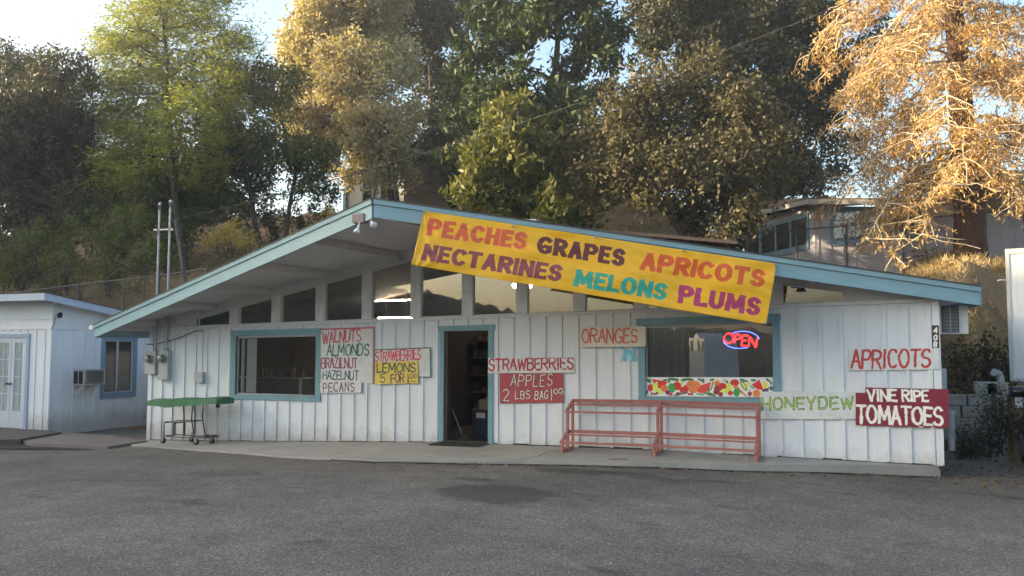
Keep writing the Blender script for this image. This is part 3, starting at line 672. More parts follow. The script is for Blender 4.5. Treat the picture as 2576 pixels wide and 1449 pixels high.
P_PURP = pm("sign_plum", 78, 58, 72, KB); P_CRIM = pm("sign_crimson", 150, 46, 70, KB); P_APBRD = pm("apple_board_red", 142, 62, 66, KB, var=.15, grime=.35); P_APDK = pm("apple_outline", 74, 50, 52, KB); P_LTW = pm("letter_white", 205, 200, 190, KB)
P_ORNG = pm("orange_letter", 172, 86, 68, KB); P_BRICK = pm("brick_red_letter", 156, 58, 54, KB); P_HG = pm("honeydew_green", 52, 110, 62, KB); P_HY = pm("honeydew_yellow", 192, 184, 84, KB); P_TOM = pm("tomato_board_maroon", 108, 34, 48, KB, var=.1); P_BRN = pm("number_plate_brown", 62, 44, 46, KB)

def f_walnut(X, Z, U, V, loc, w, h):
    mi = np.zeros(X.shape); e = vnoise(X, Z, .05, 3)*.006
    mi[V*h < .030+e] = 1; mi[(1-U)*w < .02+e] = 1
    letter(mi, X, Z, loc, 3, "WALNUTS", (926, 468), (1250, 455), (930, 372), .0145, 1, 3); letter(mi, X, Z, loc, 3, "ALMONDS", (966, 574), (1318, 568), (970, 482), .0145, 2, 4)
    letter(mi, X, Z, loc, 3, "BRAZILNUT", (920, 680), (1222, 680), (920, 594), .0135, 3, 5, gap=.22); letter(mi, X, Z, loc, 3, "HAZELNUT", (930, 776), (1232, 778), (930, 704), .012, 4, 6); return mi
board("nut_sign", "white board listing walnuts, almonds, brazilnut and hazelnut, red edged, beside the display window", "sign", [c(3, *q) for q in ((912, 345), (1365, 330), (1358, 812), (912, 800))], -.034, [P_WHITE, P_RED, P_GREEN, P_DRED, P_SLATE], f_walnut)
def f_pecan(X, Z, U, V, loc, w, h):
    mi = np.zeros(X.shape); letter(mi, X, Z, loc, 3, "PECANS", (934, 882), (1196, 878), (936, 808), .011, 1, 8, gap=.5); return mi
board("pecan_sign", "small white board with dark PECANS lettering hung below the nut list", "sign", [c(3, *q) for q in ((907, 800), (1258, 795), (1255, 889), (907, 893))], -.050, [P_WHITE, P_MAROON], f_pecan)
def f_straw(X, Z, U, V, loc, w, h):
    mi = np.zeros(X.shape); e = .018
    mi[(V*h < e) | ((1-U)*w < e) | (U*w < .012) | ((1-V)*h < .014)] = 2
    letter(mi, X, Z, loc, 3, "STRAWBERRIES", (1376, 624), (1762, 606), (1378, 538), .0125, 1, 9, gap=.2, wob_=.05); return mi
board("strawberry_sign", "white board with green edge and red STRAWBERRIES, half covered by yellow lemon board", "sign", [c(3, *q) for q in ((1367, 522), (1845, 502), (1848, 760), (1370, 756))], -.034, [P_WHITE, P_PINKRED, P_GREEN], f_straw)
def f_lemon(X, Z, U, V, loc, w, h):
    mi = np.zeros(X.shape); letter(mi, X, Z, loc, 3, "LEMONS", (1390, 716), (1716, 712), (1392, 642), .0135, 1, 11)
    letter(mi, X, Z, loc, 3, "5", (1418, 804), (1460, 803), (1420, 735), .012, 2, 12); letter(mi, X, Z, loc, 3, "FOR", (1508, 802), (1618, 800), (1508, 733), .012, 2, 13)
    letter(mi, X, Z, loc, 3, "1", (1645, 806), (1658, 806), (1645, 730), .012, 2, 14); letter(mi, X, Z, loc, 3, "00", (1666, 764), (1728, 764), (1668, 732), .008, 2, 15)
    q = [loc(c(3, *p)) for p in ((1668, 792), (1726, 796))]; t, n, L = segdist(X, Z, *q); mi[(n < .006) & (t > 0) & (t < L)] = 2; return mi
board("lemon_sign", "yellow board reading LEMONS 5 FOR 1.00 fixed over the green edged board", "sign", [c(3, *q) for q in ((1374, 630), (1735, 617), (1741, 810), (1372, 818))], -.055, [P_YEL, P_DGREEN, P_PURP], f_lemon, warp=lambda x, y, U, V: .008*np.sin(U*6)*V)
def f_sten(X, Z, U, V, loc, w, h):
    mi = np.zeros(X.shape); letter(mi, X, Z, loc, 5, "STRAWBERRIES", (322, 604), (1086, 586), (322, 500), .0165, 1, 17, square=True, stencil=True, wob_=.015); return mi
board("stencil_strawberry_sign", "narrow white board with crimson stencilled STRAWBERRIES right beside the doorway", "sign", [c(5, *q) for q in ((316, 492), (1098, 485), (1097, 622), (314, 628))], -.045, [P_WHITE, P_CRIM], f_sten)
def f_apple(X, Z, U, V, loc, w, h):
    mi = np.zeros(X.shape); o_ = (.009, 2)
    for s, BL, BR, TL, sd in (("APPLES", (520, 744), (892, 741), (528, 642), 19), ("2", (447, 880), (502, 880), (449, 782), 20), ("LBS", (562, 860), (694, 860), (562, 785), 21), ("BAG", (740, 860), (856, 856), (742, 786), 22), ("1", (884, 872), (894, 872), (884, 770), 23), ("00", (908, 816), (988, 812), (908, 768), 24)):
        letter(mi, X, Z, loc, 5, s, BL, BR, TL, .0068, 1, sd, outline=o_, gap=.45, wob_=.05)
    return mi
board("apple_sign", "faded red board reading APPLES 2 LBS BAG 1.00 below the stencilled board", "sign", [c(5, *q) for q in ((420, 626), (992, 618), (998, 893), (422, 900))], -.034, [P_APBRD, P_LTW, P_APDK], f_apple)
def f_orange(X, Z, U, V, loc, w, h):
    mi = np.zeros(X.shape); letter(mi, X, Z, loc, 5, "ORANGES", (1166, 352), (1666, 350), (1168, 228), .0145, 1, 25); return mi
board("orange_sign", "cream board with rust coloured ORANGES lapping the corner of the big display window", "sign", [c(5, *q) for q in ((1145, 202), (1742, 202), (1745, 386), (1143, 394))], -.060, [P_CREAM, P_ORNG], f_orange, warp=lambda x, y, U, V: .03*V**3*(U-.2)+.02*V*np.sin(U*3.1))
def f_apri(X, Z, U, V, loc, w, h):
    mi = np.zeros(X.shape); letter(mi, X, Z, loc, 7, "APRICOTS", (694, 672), (1216, 664), (698, 556), .018, 1, 27); return mi
board("apricot_sign", "white board with brick red APRICOTS under the house number", "sign", [c(7, *q) for q in ((678, 546), (1277, 542), (1280, 682), (682, 688))], -.034, [P_WHITE, P_BRICK], f_apri)
def f_honey(X, Z, U, V, loc, w, h):
    mi = np.zeros(X.shape); d = letter(mi, X, Z, loc, 7, "HONEYDEW", (104, 946), (702, 940), (104, 872), .017, 1, 29, square=True, stencil=True, wob_=.015, gap=.4); mi[d < -.0122] = 2; return mi
board("honeydew_sign", "long pale board with green and yellow stencilled HONEYDEW at the rack's end", "sign", [c(7, *q) for q in ((90, 828), (724, 828), (722, 1012), (98, 1012))], -.040, [P_WHITE, P_HG, P_HY], f_honey)
def f_tom(X, Z, U, V, loc, w, h):
    mi = np.zeros(X.shape)
    letter(mi, X, Z, loc, 7, "VINE", (804, 888), (992, 889), (800, 818), .0165, 1, 31, square=True); letter(mi, X, Z, loc, 7, "RIPE", (1034, 889), (1202, 891), (1030, 820), .0165, 1, 32, square=True)
    letter(mi, X, Z, loc, 7, "TOMATOES", (734, 1034), (1296, 1050), (732, 922), .020, 1, 33, square=True)
    for q in ((1155, 1074), (1232, 1078)):
        a = loc(c(7, *q)); mi[((X-a[0])/.045)**2+((Z-a[1])/.035)**2 < 1] = 1
    return mi
board("tomato_sign", "maroon board with white VINE RIPE TOMATOES at the stand's right corner", "sign", [c(7, *q) for q in ((722, 799), (1337, 812), (1337, 1072), (722, 1050))], -.050, [P_TOM, P_LTW], f_tom, skip=lambda U, V: (U < .108) & (V < .138))
def f_408(X, Z, U, V, loc, w, h):
    mi = np.zeros(X.shape)
    for s, z0, z1 in (("4", 438, 405), ("0", 486, 452), ("8", 532, 498)): letter(mi, X, Z, loc, 7, s, (1242, z0), (1262, z0), (1242, z1), .0095, 1, 35, wob_=.0)
    return mi
board("number_plate", "narrow dark brown plate with white house number 408 on the corner board", "sign", [c(7, *q) for q in ((1228, 388), (1273, 388), (1276, 540), (1232, 540))], -.030, [P_BRN, P_LTW], f_408, cell=.004)
# blue prize ribbon cut from plywood
P_RIB = pm("ribbon_blue", 104, 164, 188, KB); P_RIBD = pm("ribbon_dark_blue", 60, 110, 140, KB)
def f_rib(X, Z, U, V, loc, w, h):
    mi = np.zeros(X.shape); x, y = U, V; mi[((x-.5)/.26)**2+((y-.06)/.16)**2 < 1] = 2
    mi[(np.abs(x-(.36-.22*(y-.3))) < .012) | (np.abs(x-(.64+.22*(y-.3))) < .012) & (y > .3)] = 1; mi[np.abs(((x-.5)/.26)**2+((y-.06)/.17)**2-1.1) < .12] = 1; return mi
def rib_skip(U, V):
    ros = ((U-.5)/.46)**2+((V-.0)/.36)**2 < 1
    tl = (np.abs(U-(.40-.30*(V-.2))) < .16) & (V > .2) & (V < .97-.14*(1-np.abs(U-(.40-.30*(V-.2)))/.16))
    tr = (np.abs(U-(.60+.30*(V-.2))) < .16) & (V > .2) & (V < .97-.14*(1-np.abs(U-(.60+.30*(V-.2)))/.16))
    return ~(ros | tl | tr)
board("prize_ribbon", "light blue prize ribbon cut-out on the wall below the oranges board", "ornament", [c(5, *q) for q in ((1512, 384), (1664, 384), (1664, 532), (1512, 532))], -.030, [P_RIB, P_RIBD, P_WHITE], f_rib, cell=.004, skip=rib_skip)

# fruit frieze inside the big window's sill
FC = {k: pm("fruit_"+k, *v, KB, grime=0) for k, v in dict(white=(205, 212, 205), leaf=(72, 108, 72), red=(186, 52, 50), melon=(196, 72, 62), green=(56, 142, 76), lime=(190, 200, 84), orange=(220, 112, 60), peach=(224, 118, 74), purple=(92, 56, 92), tomato=(176, 52, 48), maroon=(130, 52, 56), pale=(226, 160, 104), yellow=(214, 190, 70)).items()}
FK = list(FC)
def f_fruit(X, Z, U, V, loc, w, h):
    mi = np.zeros(X.shape); x = 748+U*1617; y = 725+V*245
    def el(cx, cy, rx, ry, col, rot=0):
        a = R_(rot); dx, dy = x-cx, y-cy; p, q = dx*math.cos(a)+dy*math.sin(a), -dx*math.sin(a)+dy*math.cos(a); mi[(p/rx)**2+(q/ry)**2 < 1] = FK.index(col)
    def po(pts, col):
        ins = np.zeros(x.shape, bool); j = len(pts)-1
        for i in range(len(pts)):
            (xi, yi), (xj, yj) = pts[i], pts[j]
            ins ^= ((yi > y) != (yj > y)) & (x < (xj-xi)*(y-yi)/(yj-yi+1e-9)+xi); j = i
        mi[ins] = FK.index(col)
    def st(pts, wd, col):
        for a, b_ in zip(pts[:-1], pts[1:]):
            t, n, L = segdist(x, y, a, b_); mi[(n < wd) & (t > -wd*.3) & (t < L+wd*.3)] = FK.index(col)
    for e in ((785, 768, 34, 22, 40), (1005, 768, 42, 16, -20), (1062, 765, 18, 36, 10), (1120, 752, 50, 18, 10), (1165, 760, 30, 18, 30), (1265, 758, 48, 20, -10), (1335, 756, 50, 20, 12), (1465, 758, 38, 14, 30), (1505, 770, 16, 32, -10), (1615, 757, 32, 15, -10), (2000, 762, 44, 18, 20), (2045, 775, 24, 12, 30), (2130, 762, 34, 16, 5), (2305, 758, 34, 14, 35), (2340, 790, 34, 12, 60), (2346, 862, 24, 28, -20), (770, 918, 13, 32, 15), (1180, 945, 60, 16, -15), (1255, 925, 45, 18, -10), (1590, 940, 50, 20, 10), (1640, 955, 26, 12, 40)): el(*e[:4], 'leaf', e[4])
    st([(815, 742), (820, 800)], 9, 'green'); po([(832, 746), (1046, 788), (985, 850), (935, 872), (880, 850)], 'red')
    el(815, 862, 40, 46, 'red'); po([(898, 775), (842, 828), (848, 885), (900, 930), (985, 945), (1000, 930), (940, 900), (912, 850), (912, 790)], 'lime'); el(1000, 870, 50, 46, 'orange')
    el(1165, 838, 54, 54, 'tomato'); po([(1210, 755), (1245, 800), (1225, 850), (1212, 800)], 'yellow'); el(1097, 862, 45, 62, 'green', -15); el(1045, 922, 32, 30, 'purple'); el(1085, 943, 28, 22, 'red'); el(1178, 938, 28, 24, 'maroon')
    el(1232, 885, 35, 40, 'red'); el(1288, 865, 40, 42, 'red'); po([(1607, 782), (1425, 845), (1405, 885), (1450, 925), (1520, 928), (1580, 890)], 'melon'); st([(1628, 782), (1612, 860), (1560, 920), (1490, 945), (1415, 935)], 9, 'green')
    el(1345, 825, 58, 55, 'orange'); el(1412, 825, 56, 54, 'peach'); el(1372, 880, 58, 52, 'peach'); el(1682, 805, 46, 45, 'pale'); el(1682, 805, 30, 29, 'orange'); el(1690, 870, 48, 40, 'maroon'); el(1670, 915, 40, 30, 'maroon'); el(1725, 940, 30, 30, 'maroon'); el(1750, 840, 48, 45, 'tomato')
    for a in (1750, 1775, 1805): st([(a, 745+abs(a-1775)*.5), (1822, 808)], 5, 'leaf')
    el(1790, 900, 60, 32, 'lime'); el(1836, 850, 36, 62, 'lime'); el(1900, 792, 55, 42, 'tomato'); po([(1875, 815), (1930, 830), (2050, 958), (2040, 968), (1890, 860)], 'orange'); el(1925, 915, 42, 52, 'green'); el(1848, 925, 32, 30, 'red')
    el(2012, 830, 28, 72, 'leaf', -30); el(2012, 830, 13, 58, 'yellow', -30); el(2062, 812, 36, 16, 'yellow', -35); po([(2203, 752), (2108, 818), (2160, 865), (2205, 880), (2255, 888)], 'red'); st([(2096, 832), (2140, 872)], 9, 'green'); el(2266, 822, 32, 46, 'yellow'); el(2087, 930, 26, 27, 'maroon'); st([(2092, 880), (2088, 905)], 4, 'maroon'); st([(2088, 955), (2080, 970)], 3, 'maroon')
    el(2168, 925, 52, 50, 'pale'); el(2168, 925, 42, 40, 'orange'); el(2275, 890, 44, 26, 'purple', -15); st([(2300, 870), (2316, 855)], 7, 'purple')
    for e in ((832, 938), (868, 942), (902, 932), (1290, 918), (1324, 940), (1358, 942)): el(*e, 17, 17, 'maroon')
    return mi
board("fruit_frieze", "long white strip painted with melons, oranges, peppers and berries along the window sill", "painted panel", [c(9, *q) for q in ((748, 726), (2366, 729), (2366, 978), (748, 968))], .012, [FC[k] for k in FK], f_fruit, cell=.004, th=.006)

# the banner: sags a little between its ties on the right-hand fascia
P_BY = paint("banner_yellow", lin(222, 164, 28, 1.3), rough=.42, var=.05, grime=0, bump=.1, spec=.4); P_BO = pm("banner_orange", 206, 92, 60, 1.2, grime=0, rough=.45); P_BO2 = pm("banner_bright_orange", 204, 88, 42, 1.2, grime=0, rough=.45)
P_BP = pm("banner_plum", 104, 54, 54, 1.2, grime=0, rough=.45); P_BN = pm("banner_wine", 138, 72, 76, 1.2, grime=0, rough=.45); P_BT = pm("banner_teal", 64, 156, 132, 1.2, grime=0, rough=.45); P_BM = pm("banner_magenta", 166, 58, 98, 1.2, grime=0, rough=.45)
BPL = (APEX+nR*.10, nR)
def bann_warp(x, y, U, V):
    w = vnoise(x+1, y*1.3-x*.25, .8, 41)*.045+vnoise(x*.7+4, y*2.2+x*.35, .34, 42)*.026+vnoise(x*.9+2, y*2.4-x*.6, .19, 43)*.013
    w += .010*np.sin(x*3.1+y*1.4+1.7*np.sin(x*1.3))*np.clip(V*1.4, 0, 1)
    for (cx, cy) in ((0, 0), (7.3, 0), (7.3, 1.0), (0, 1.0)):      # tension folds fanning from the tied corners
        dx, dy = x-cx, y-cy; rr = np.hypot(dx, dy)+1e-6; w += .010*np.cos(np.arctan2(np.abs(dy), np.abs(dx))*16)*np.exp(-rr/.45)*np.clip(rr/.08, 0, 1)
    return w+.03*V
def f_ban(X, Z, U, V, loc, w, h):
    mi = np.zeros(X.shape)
    for n, s, BL, BR, TL, col, sd in ((4, "PEACHES", (800, 488), (1800, 640), (832, 316), 1, 51), (4, "GRAPES", (1905, 666), (2788, 806), (1932, 492), 3, 52), (6, "APRICOTS", (798, 298), (2040, 482), (838, 118), 2, 53), (4, "NECTARINES", (752, 738), (2150, 962), (790, 572), 4, 54), (6, "MELONS", (128, 462), (1062, 612), (160, 292), 5, 55), (6, "PLUMS", (1178, 632), (2002, 768), (1208, 452), 6, 56)):
        q = [loc(c(n, *p)) for p in (BL, BR, TL)]; hh = np.hypot(q[2][0]-q[0][0], q[2][1]-q[0][1])
        q = [(a_, b_*1.42) for a_, b_ in q]; hw_ = hh*.158; d = text_dist(X, Z*1.42, s, *q, hw_, square=True, flare=.06, gap=.085, wob_=.010, seed=sd, inset=hw_*.92); mi[d < 0] = col
    return mi
ban = board("fruit_banner", "large yellow vinyl banner naming peaches, grapes, apricots, nectarines, melons and plums on the gable fascia", "banner", [(1065.8, 530), (1953.2, 663.7), (1926.2, 816.2), (1037, 667)], None, [P_BY, P_BO, P_BO2, P_BP, P_BN, P_BT, P_BM], f_ban, cell=.010, th=.003, warp=bann_warp, pl=BPL)
for p_ in ban.data.polygons: p_.use_smooth = True
for q in ((1067.5, 532.5), (1951.5, 666), (1924.5, 813.5), (1039.5, 665), (1500, 598), (1290, 568), (1720, 631)):
    p = at(*q, pl=BPL); b = MB(); b.lathe(p+nR*.005, [(.016, -.01), (.018, .03), (.008, .032)], 10, axis=nR); b.build("grommet", M_METAL, ban)

# neon OPEN sign hanging behind the glass
neon = thing("neon_sign", "glowing red neon OPEN sign inside blue arcs in the display window", "neon sign", at(*c(6, 1815, 1010), Y=.09))
b = MB(); YN = .085
for ch, (x0, x1, y1, y0, sl) in {'O': (1652, 1746, 940, 1038, 0), 'P': (1762, 1815, 952, 1042, 0), 'E': (1832, 1892, 962, 1064, 0), 'N': (1905, 1980, 978, 1078, 0)}.items():
    for pl_ in G[ch]:
        pts = []
        for (u, v) in pl_:
            px, py = c(6, x0+(x1-x0)*u+(1-v)*-6+v*4, y0+(y1-y0)*v+(u-.5)*8); pts.append(at(px, py, Y=YN))
        for off in (-.009, .009):
            b.tube([p+np.array([off, 0, off]) for p in pts], .0052, 6)
b.build("lettering", M_NRED, neon)
for pts in ([(1738, 938), (1790, 922), (1850, 918), (1910, 926), (1960, 948), (1995, 975), (2005, 998)], [(1645, 1016), (1655, 1040), (1690, 1068), (1740, 1086), (1810, 1092), (1888, 1084)]):
    b = MB(); b.tube([at(*c(6, *q), Y=YN) for q in pts], .0075, 7); b.build("arc", M_NBLUE, neon)
b = MB(); b.tube([at(*c(6, 1800, 855), Y=YN), at(*c(6, 1783, 905), Y=YN), at(*c(6, 1760, 940), Y=YN+.02)], .004, 5); b.tube([at(*c(6, 1920, 850), Y=YN), at(*c(6, 1900, 930), Y=YN+.02)], .003, 5)
b.bar(at(*c(6, 1660, 990), Y=YN+.02), at(*c(6, 1995, 1030), Y=YN+.02), .015, .015); b.box(*[v for v in (lambda p: (p[0]-.03, p[0]+.05, YN+.02, YN+.06, p[2]-.03, p[2]+.03))(at(*c(6, 1790, 1072), Y=YN))]); b.build("bracket", M_BLACK, neon)

# ================================================================ THINGS IN FRONT OF THE SHOP
# red slatted display rack
XL, XM, XR = 8.405, 9.925, 11.46
rack = thing("display_rack", "long faded red wooden two-tier produce rack standing empty under the display window", "rack", (9.93, -.45, .06))
TH = .042
for X in (XL, XM, XR):
    zf = zfloor(X); m = MB(); h = TH/2
    m.box(X-h, X+h, -.195, -.15, zf, zf+.785); m.box(X-h-.001, X+h+.001, -.475, -.43, zf+.045, zf+.64); m.box(X-h, X+h, -.75, -.705, zf, zf+.165)
    m.box(X-h-.002, X+h+.002, -.704, -.196, zf+.002, zf+.044)
    m.bar((X, -.15, zf+.805), (X, -.49, zf+.655), TH+.006, .04); m.bar((X, -.42, zf+.315), (X, -.765, zf+.17), TH+.006, .04)
    m.build("end_frame", M_WOODRED, rack, bevel=.003)
def slat(y, z, hh): 
    m = MB()
    for xa, xb in ((XL, XM), (XM, XR)):
        a, d = zfloor(xa)+z, zfloor(xb)+z; m.hexa([(xa-.025, y-.012, a), (xb+.025, y-.012, d), (xb+.025, y+.012, d), (xa-.025, y+.012, a)], [(xa-.025, y-.016, a+hh), (xb+.025, y-.016, d+hh), (xb+.025, y+.008, d+hh), (xa-.025, y+.008, a+hh)])
    m.build("slat", M_WOODRED, rack)
for y, z, hh in ((-.135, .775, .06), (-.32, .738, .03), (-.503, .625, .035), (-.405, .285, .055), (-.58, .262, .028), (-.778, .15, .04)): slat(y, z, hh)

# flatbed cart with a green draped top
zc = -.205
cart = thing("produce_cart", "old shopping cart frame carrying a flat green vinyl covered table top", "cart", (.4, -.6, zc))
m = MB(); n = 22; top = []; r_ = random.Random(4)
xs3 = np.linspace(-.56, 1.25, n)
for i, x in enumerate(xs3):
    zt_ = .655+.045*(x+.56)+.008*math.sin(x*7)+(-.02 if i in (0, n-1) else 0); dr = .135+.025*math.sin(x*3.3+1)+r_.uniform(-.012, .012)
    top += [(x, -.78, zt_-dr), (x, -.765, zt_-.01), (x, -.6, zt_+.012), (x, -.40, zt_+.008), (x, -.27, zt_-.01), (x, -.26, zt_-dr)]
fs = []
for i in range(n-1):
    for j in range(5): fs.append((i*6+j, (i+1)*6+j, (i+1)*6+j+1, i*6+j+1))
fs += [(5, 4, 3, 2, 1, 0), tuple((n-1)*6+j for j in range(6))]; m.add(top, fs); m.build("cover", M_GREEN, cart)
m = MB(); m.hexa([(-.50, -.74, .57), (1.2, -.74, .64), (1.2, -.3, .64), (-.5, -.3, .57)], [(-.50, -.74, .62), (1.2, -.74, .70), (1.2, -.3, .70), (-.5, -.3, .62)]); m.build("table_top", M_DARKIN, cart)
m = MB()
for y in (-.72, -.42):
    m.tube([(.36, y, .60), (.39, y, .35), (.40, y, -.02)], .013); m.tube([(.60, y, .64), (.585, y, .3), (.66, y, -.03), (.95, y, -.035)], .013)
    m.tube([(-.12, y, -.06), (-.13, y, .2), (-.09, y, .225), (.3, y, .24), (.59, y, .25)], .011)
    m.tube([(.13, y, -.06), (.13, y, .22)], .012); m.tube([(-.12, y, -.065), (.4, y, -.075), (.9, y, -.055), (1.0, y*.95, -.05)], .013)
m.tube([(1.0, -.69, -.05), (1.04, -.57, -.045), (1.0, -.4, -.05)], .013)
for x in (-.12, .13, .59): m.tube([(x, -.72, .2 if x < .5 else .25), (x, -.42, .2 if x < .5 else .25)], .010)
m.tube([(-.12, -.72, -.065), (-.12, -.42, -.065)], .011); m.tube([(.75, -.7, -.04), (.75, -.42, -.04)], .011); m.box(1.04, 1.10, -.56, -.5, .53, .645)
m.build("frame", M_DMETAL, cart)
for (x, y) in ((-.06, -.80), (.30, -.40), (.72, -.72), (.88, -.46)):
    m = MB(); zw = zc+.065; m.lathe((x, y-.016, zw), [(.03, 0), (.06, .003), (.065, .008), (.065, .026), (.06, .031), (.03, .034)], 20, axis=(0, 1, 0)); w_ = m.build("wheel", M_RUB, cart)
    m = MB(); m.lathe((x, y-.021, zw), [(.02, 0), (.022, .006), (.022, .038), (.02, .044)], 12, axis=(0, 1, 0)); m.hexa([(x-.025, y-.03, zw-.01), (x+.025, y-.03, zw-.01), (x+.025, y-.024, zw-.01), (x-.025, y-.024, zw-.01)], [(x-.04, y-.03, zw+.085), (x+.04, y-.03, zw+.085), (x+.04, y-.024, zw+.085), (x-.04, y-.024, zw+.085)])
    m.box(x-.04, x+.04, y-.03, y+.03, zw+.075, zw+.088); m.tube([(x, y, zw+.08), (x, y, zw+.13)], .014); m.build("fork", M_METAL, w_)

# electric meters with their mast conduits
def meter(x0, x1, z0, z1, zd, mx, mtop, label):
    t = thing("electric_meter", label, "electric meter", ((x0+x1)/2, -.02, z0), "electric meters at the left corner")
    m = MB(); m.box(x0, x1, -.15, -.022, z0, z1); m.build("meter_box", M_GREYP, t, bevel=.006)
    m = MB(); m.box(x0+.01, x1-.01, -.156, -.151, z0+.015, zd-.13); m.build("panel", M_GREYP, t, bevel=.002)
    xm = (x0+x1)/2; m = MB(); m.lathe((xm, -.151, zd), [(.098, 0), (.098, .02), (.09, .03)], 24, axis=(0, -1, 0)); m.build("ring", M_METAL, t, True)
    m = MB(); m.lathe((xm, -.181, zd), [(.08, 0), (.08, .06), (.072, .085), (.05, .098), (0.001, .10)], 24, axis=(0, -1, 0)); m.build("dial", paint("meter_dial_glass", (.30, .31, .28), rough=.15, grime=0, bump=0, var=.5, spec=.8), t, True)
    m = MB(); m.tube([(mx, -.075, z1-.01), (mx, -.075, 2.0), (mx+.002, -.075, mtop)], .025, 12); m.lathe((mx, -.075, z1-.005), [(.045, 0), (.045, .05), (.034, .06)], 12); co = m.build("conduit", M_METAL, t, False)
    m = MB(); m.tube([(mx, -.075, mtop-.01), (mx, -.075, mtop+.05), (mx+.03, -.10, mtop+.095), (mx+.09, -.15, mtop+.10), (mx+.14, -.19, mtop+.06)], [.027, .033, .040, .036, .022], 12); m.build("weatherhead", M_METAL, co, True)
def Xat(n, x, y, Y=-.08): return at(*c(n, x, y), Y=Y)
p0, p1, pd = Xat(2, 1470, 545, -.1), Xat(2, 1582, 315, -.1), Xat(2, 1525, 390, -.15)
meter(p0[0], p1[0], p0[2], p1[2], pd[2], at(398, 640, Y=-.075)[0], 4.74, "squat grey electric meter at the wall's corner, with the shorter mast above")
p0, p1, pd = Xat(2, 1605, 600, -.1), Xat(2, 1690, 310, -.1), Xat(2, 1645, 385, -.15)
meter(p0[0], p1[0]+.06, p0[2], p1[2], pd[2], at(425, 640, Y=-.075)[0], 4.78, "taller grey electric meter nearer the window, with the higher mast above")
m = MB(); a, d = at(388, 578, Y=-.11), at(436, 577, Y=-.11); m.bar(a, d, .03, .03)
for q in (at(399, 578, Y=-.11), at(427, 578, Y=-.11)): m.box(q[0]-.045, q[0]+.045, -.125, -.03, q[2]-.02, q[2]+.02)
tag(m.build("mast_bracket", M_METAL), "short steel crossbar clamping the two conduit masts above the roof", "bracket")
m = MB(); p0, p1 = Xat(2, 1955, 628, -.1), Xat(2, 2048, 525, -.1); m.box(p0[0], p1[0]-.01, -.12, -.021, p0[2], p1[2]); m.build
jb = m.build("junction_box", M_GREYP, bevel=.006); tag(jb, "small pale junction box on the siding right of the meters", "junction box")
m = MB(); xq = (p0[0]+p1[0])/2+.02; m.tube([(xq, -.035, p1[2]-.002), (xq, -.035, 2.1), (xq-.1, -.03, 2.14)], .008, 6); m.build("conduit", M_GREYP, jb)
m = MB(); m.tube([Xat(2, 1465, 242, -.06), Xat(2, 1560, 250, -.05), Xat(2, 1640, 222, -.05), Xat(2, 1720, 205, -.05), Xat(2, 1850, 160, -.05), Xat(2, 1960, 112, -.04), Xat(2, 2040, 108, -.04)], .010, 6)
tag(m.build("wall_cable", M_WIRE), "loose grey cable sagging across the siding behind the meter conduits", "cable")
# gable floodlight: box with two bulbs
def bulb(parent, p, d, s=1.0):
    m = MB(); m.lathe(p, [(.02*s, 0), (.022*s, .05*s), (.035*s, .07*s), (.066*s, .13*s), (.066*s, .145*s), (.03*s, .152*s)], 16, axis=d); m.build("bulb", M_BULB, parent, True)
pf = at(907, 551, Y=-3.13)
fl = thing("floodlight", "weathered twin-bulb floodlight on the fascia below the roof peak", "floodlight", pf)
m = MB(); m.box(pf[0]-.10, pf[0]+.11, -3.22, -3.08, pf[2]-.07, pf[2]+.07); m.build("housing", paint("rusty_box", (.30, .24, .25), rough=.8, var=.4), fl, bevel=.01)
for q, d in (((903, 568), (-.1, -.35, -.9)), ((934, 558), (.65, -.4, -.55))):
    e = at(*q, Y=-3.25); m = MB(); m.tube([pf+np.array([0, 0, -.06]), e+np.array([0, 0, .05]), e], .012, 6); m.build("arm", M_METAL, fl); bulb(fl, e, d, .8)
pl2 = at(2003, 704, Y=-.55)
sl = thing("eave_lamp", "single silver reflector lamp hanging under the eave right of the banner", "lamp", pl2)
m = MB(); m.tube([pl2+np.array([0, .1, .07]), pl2+np.array([0, .02, .04]), pl2], .014, 8); m.box(pl2[0]-.05, pl2[0]+.05, pl2[1]+.08, pl2[1]+.18, pl2[2]+.03, pl2[2]+.13); m.build("bracket", M_METAL, sl)
m = MB(); m.lathe(pl2, [(.025, 0), (.03, .03), (.085, .11), (.088, .12), (.05, .115)], 18, axis=(0, -.05, -1)); m.build("reflector", paint("chrome_lamp", (.7, .71, .72), rough=.15, metal=1, var=.05, grime=0, bump=0), sl, True)
# inside the doorway and behind the glass
br = thing("broom", "pale broom handle leaning inside the dark open doorway", "broom", (6.1, .8, .03))
m = MB(); m.tube([at(*c(5, 96, 1222), Y=.45), at(*c(5, -10, 955), Y=.75)], .012, 6); m.build("handle", M_GREYP, br)
m = MB(); q = at(*c(5, 96, 1222), Y=.45); m.hexa([q+np.array(v) for v in ((-.1, -.05, -.05), (.14, -.05, -.05), (.14, .05, -.05), (-.1, .05, -.05))], [q+np.array(v) for v in ((-.05, -.02, .1), (.07, -.02, .1), (.07, .02, .1), (-.05, .02, .1))]); m.build("head", M_DARKIN, br)
q = at(*c(5, 240, 960), Y=1.0)
st_ = thing("checkout_counter", "dark counter just inside the doorway with a cardboard carton on it", "counter", (q[0]+.1, 1.2, .03))
m = MB(); m.box(q[0]-.12, q[0]+.75, .9, 1.5, .03, q[2]-.01); m.build("body", paint("counter_navy", (.03, .035, .05), rough=.7), st_)
m = MB(); m.box(q[0]-.13, q[0]+.76, .88, 1.52, q[2]-.009, q[2]+.01); m.build("top", M_DARKIN, st_)
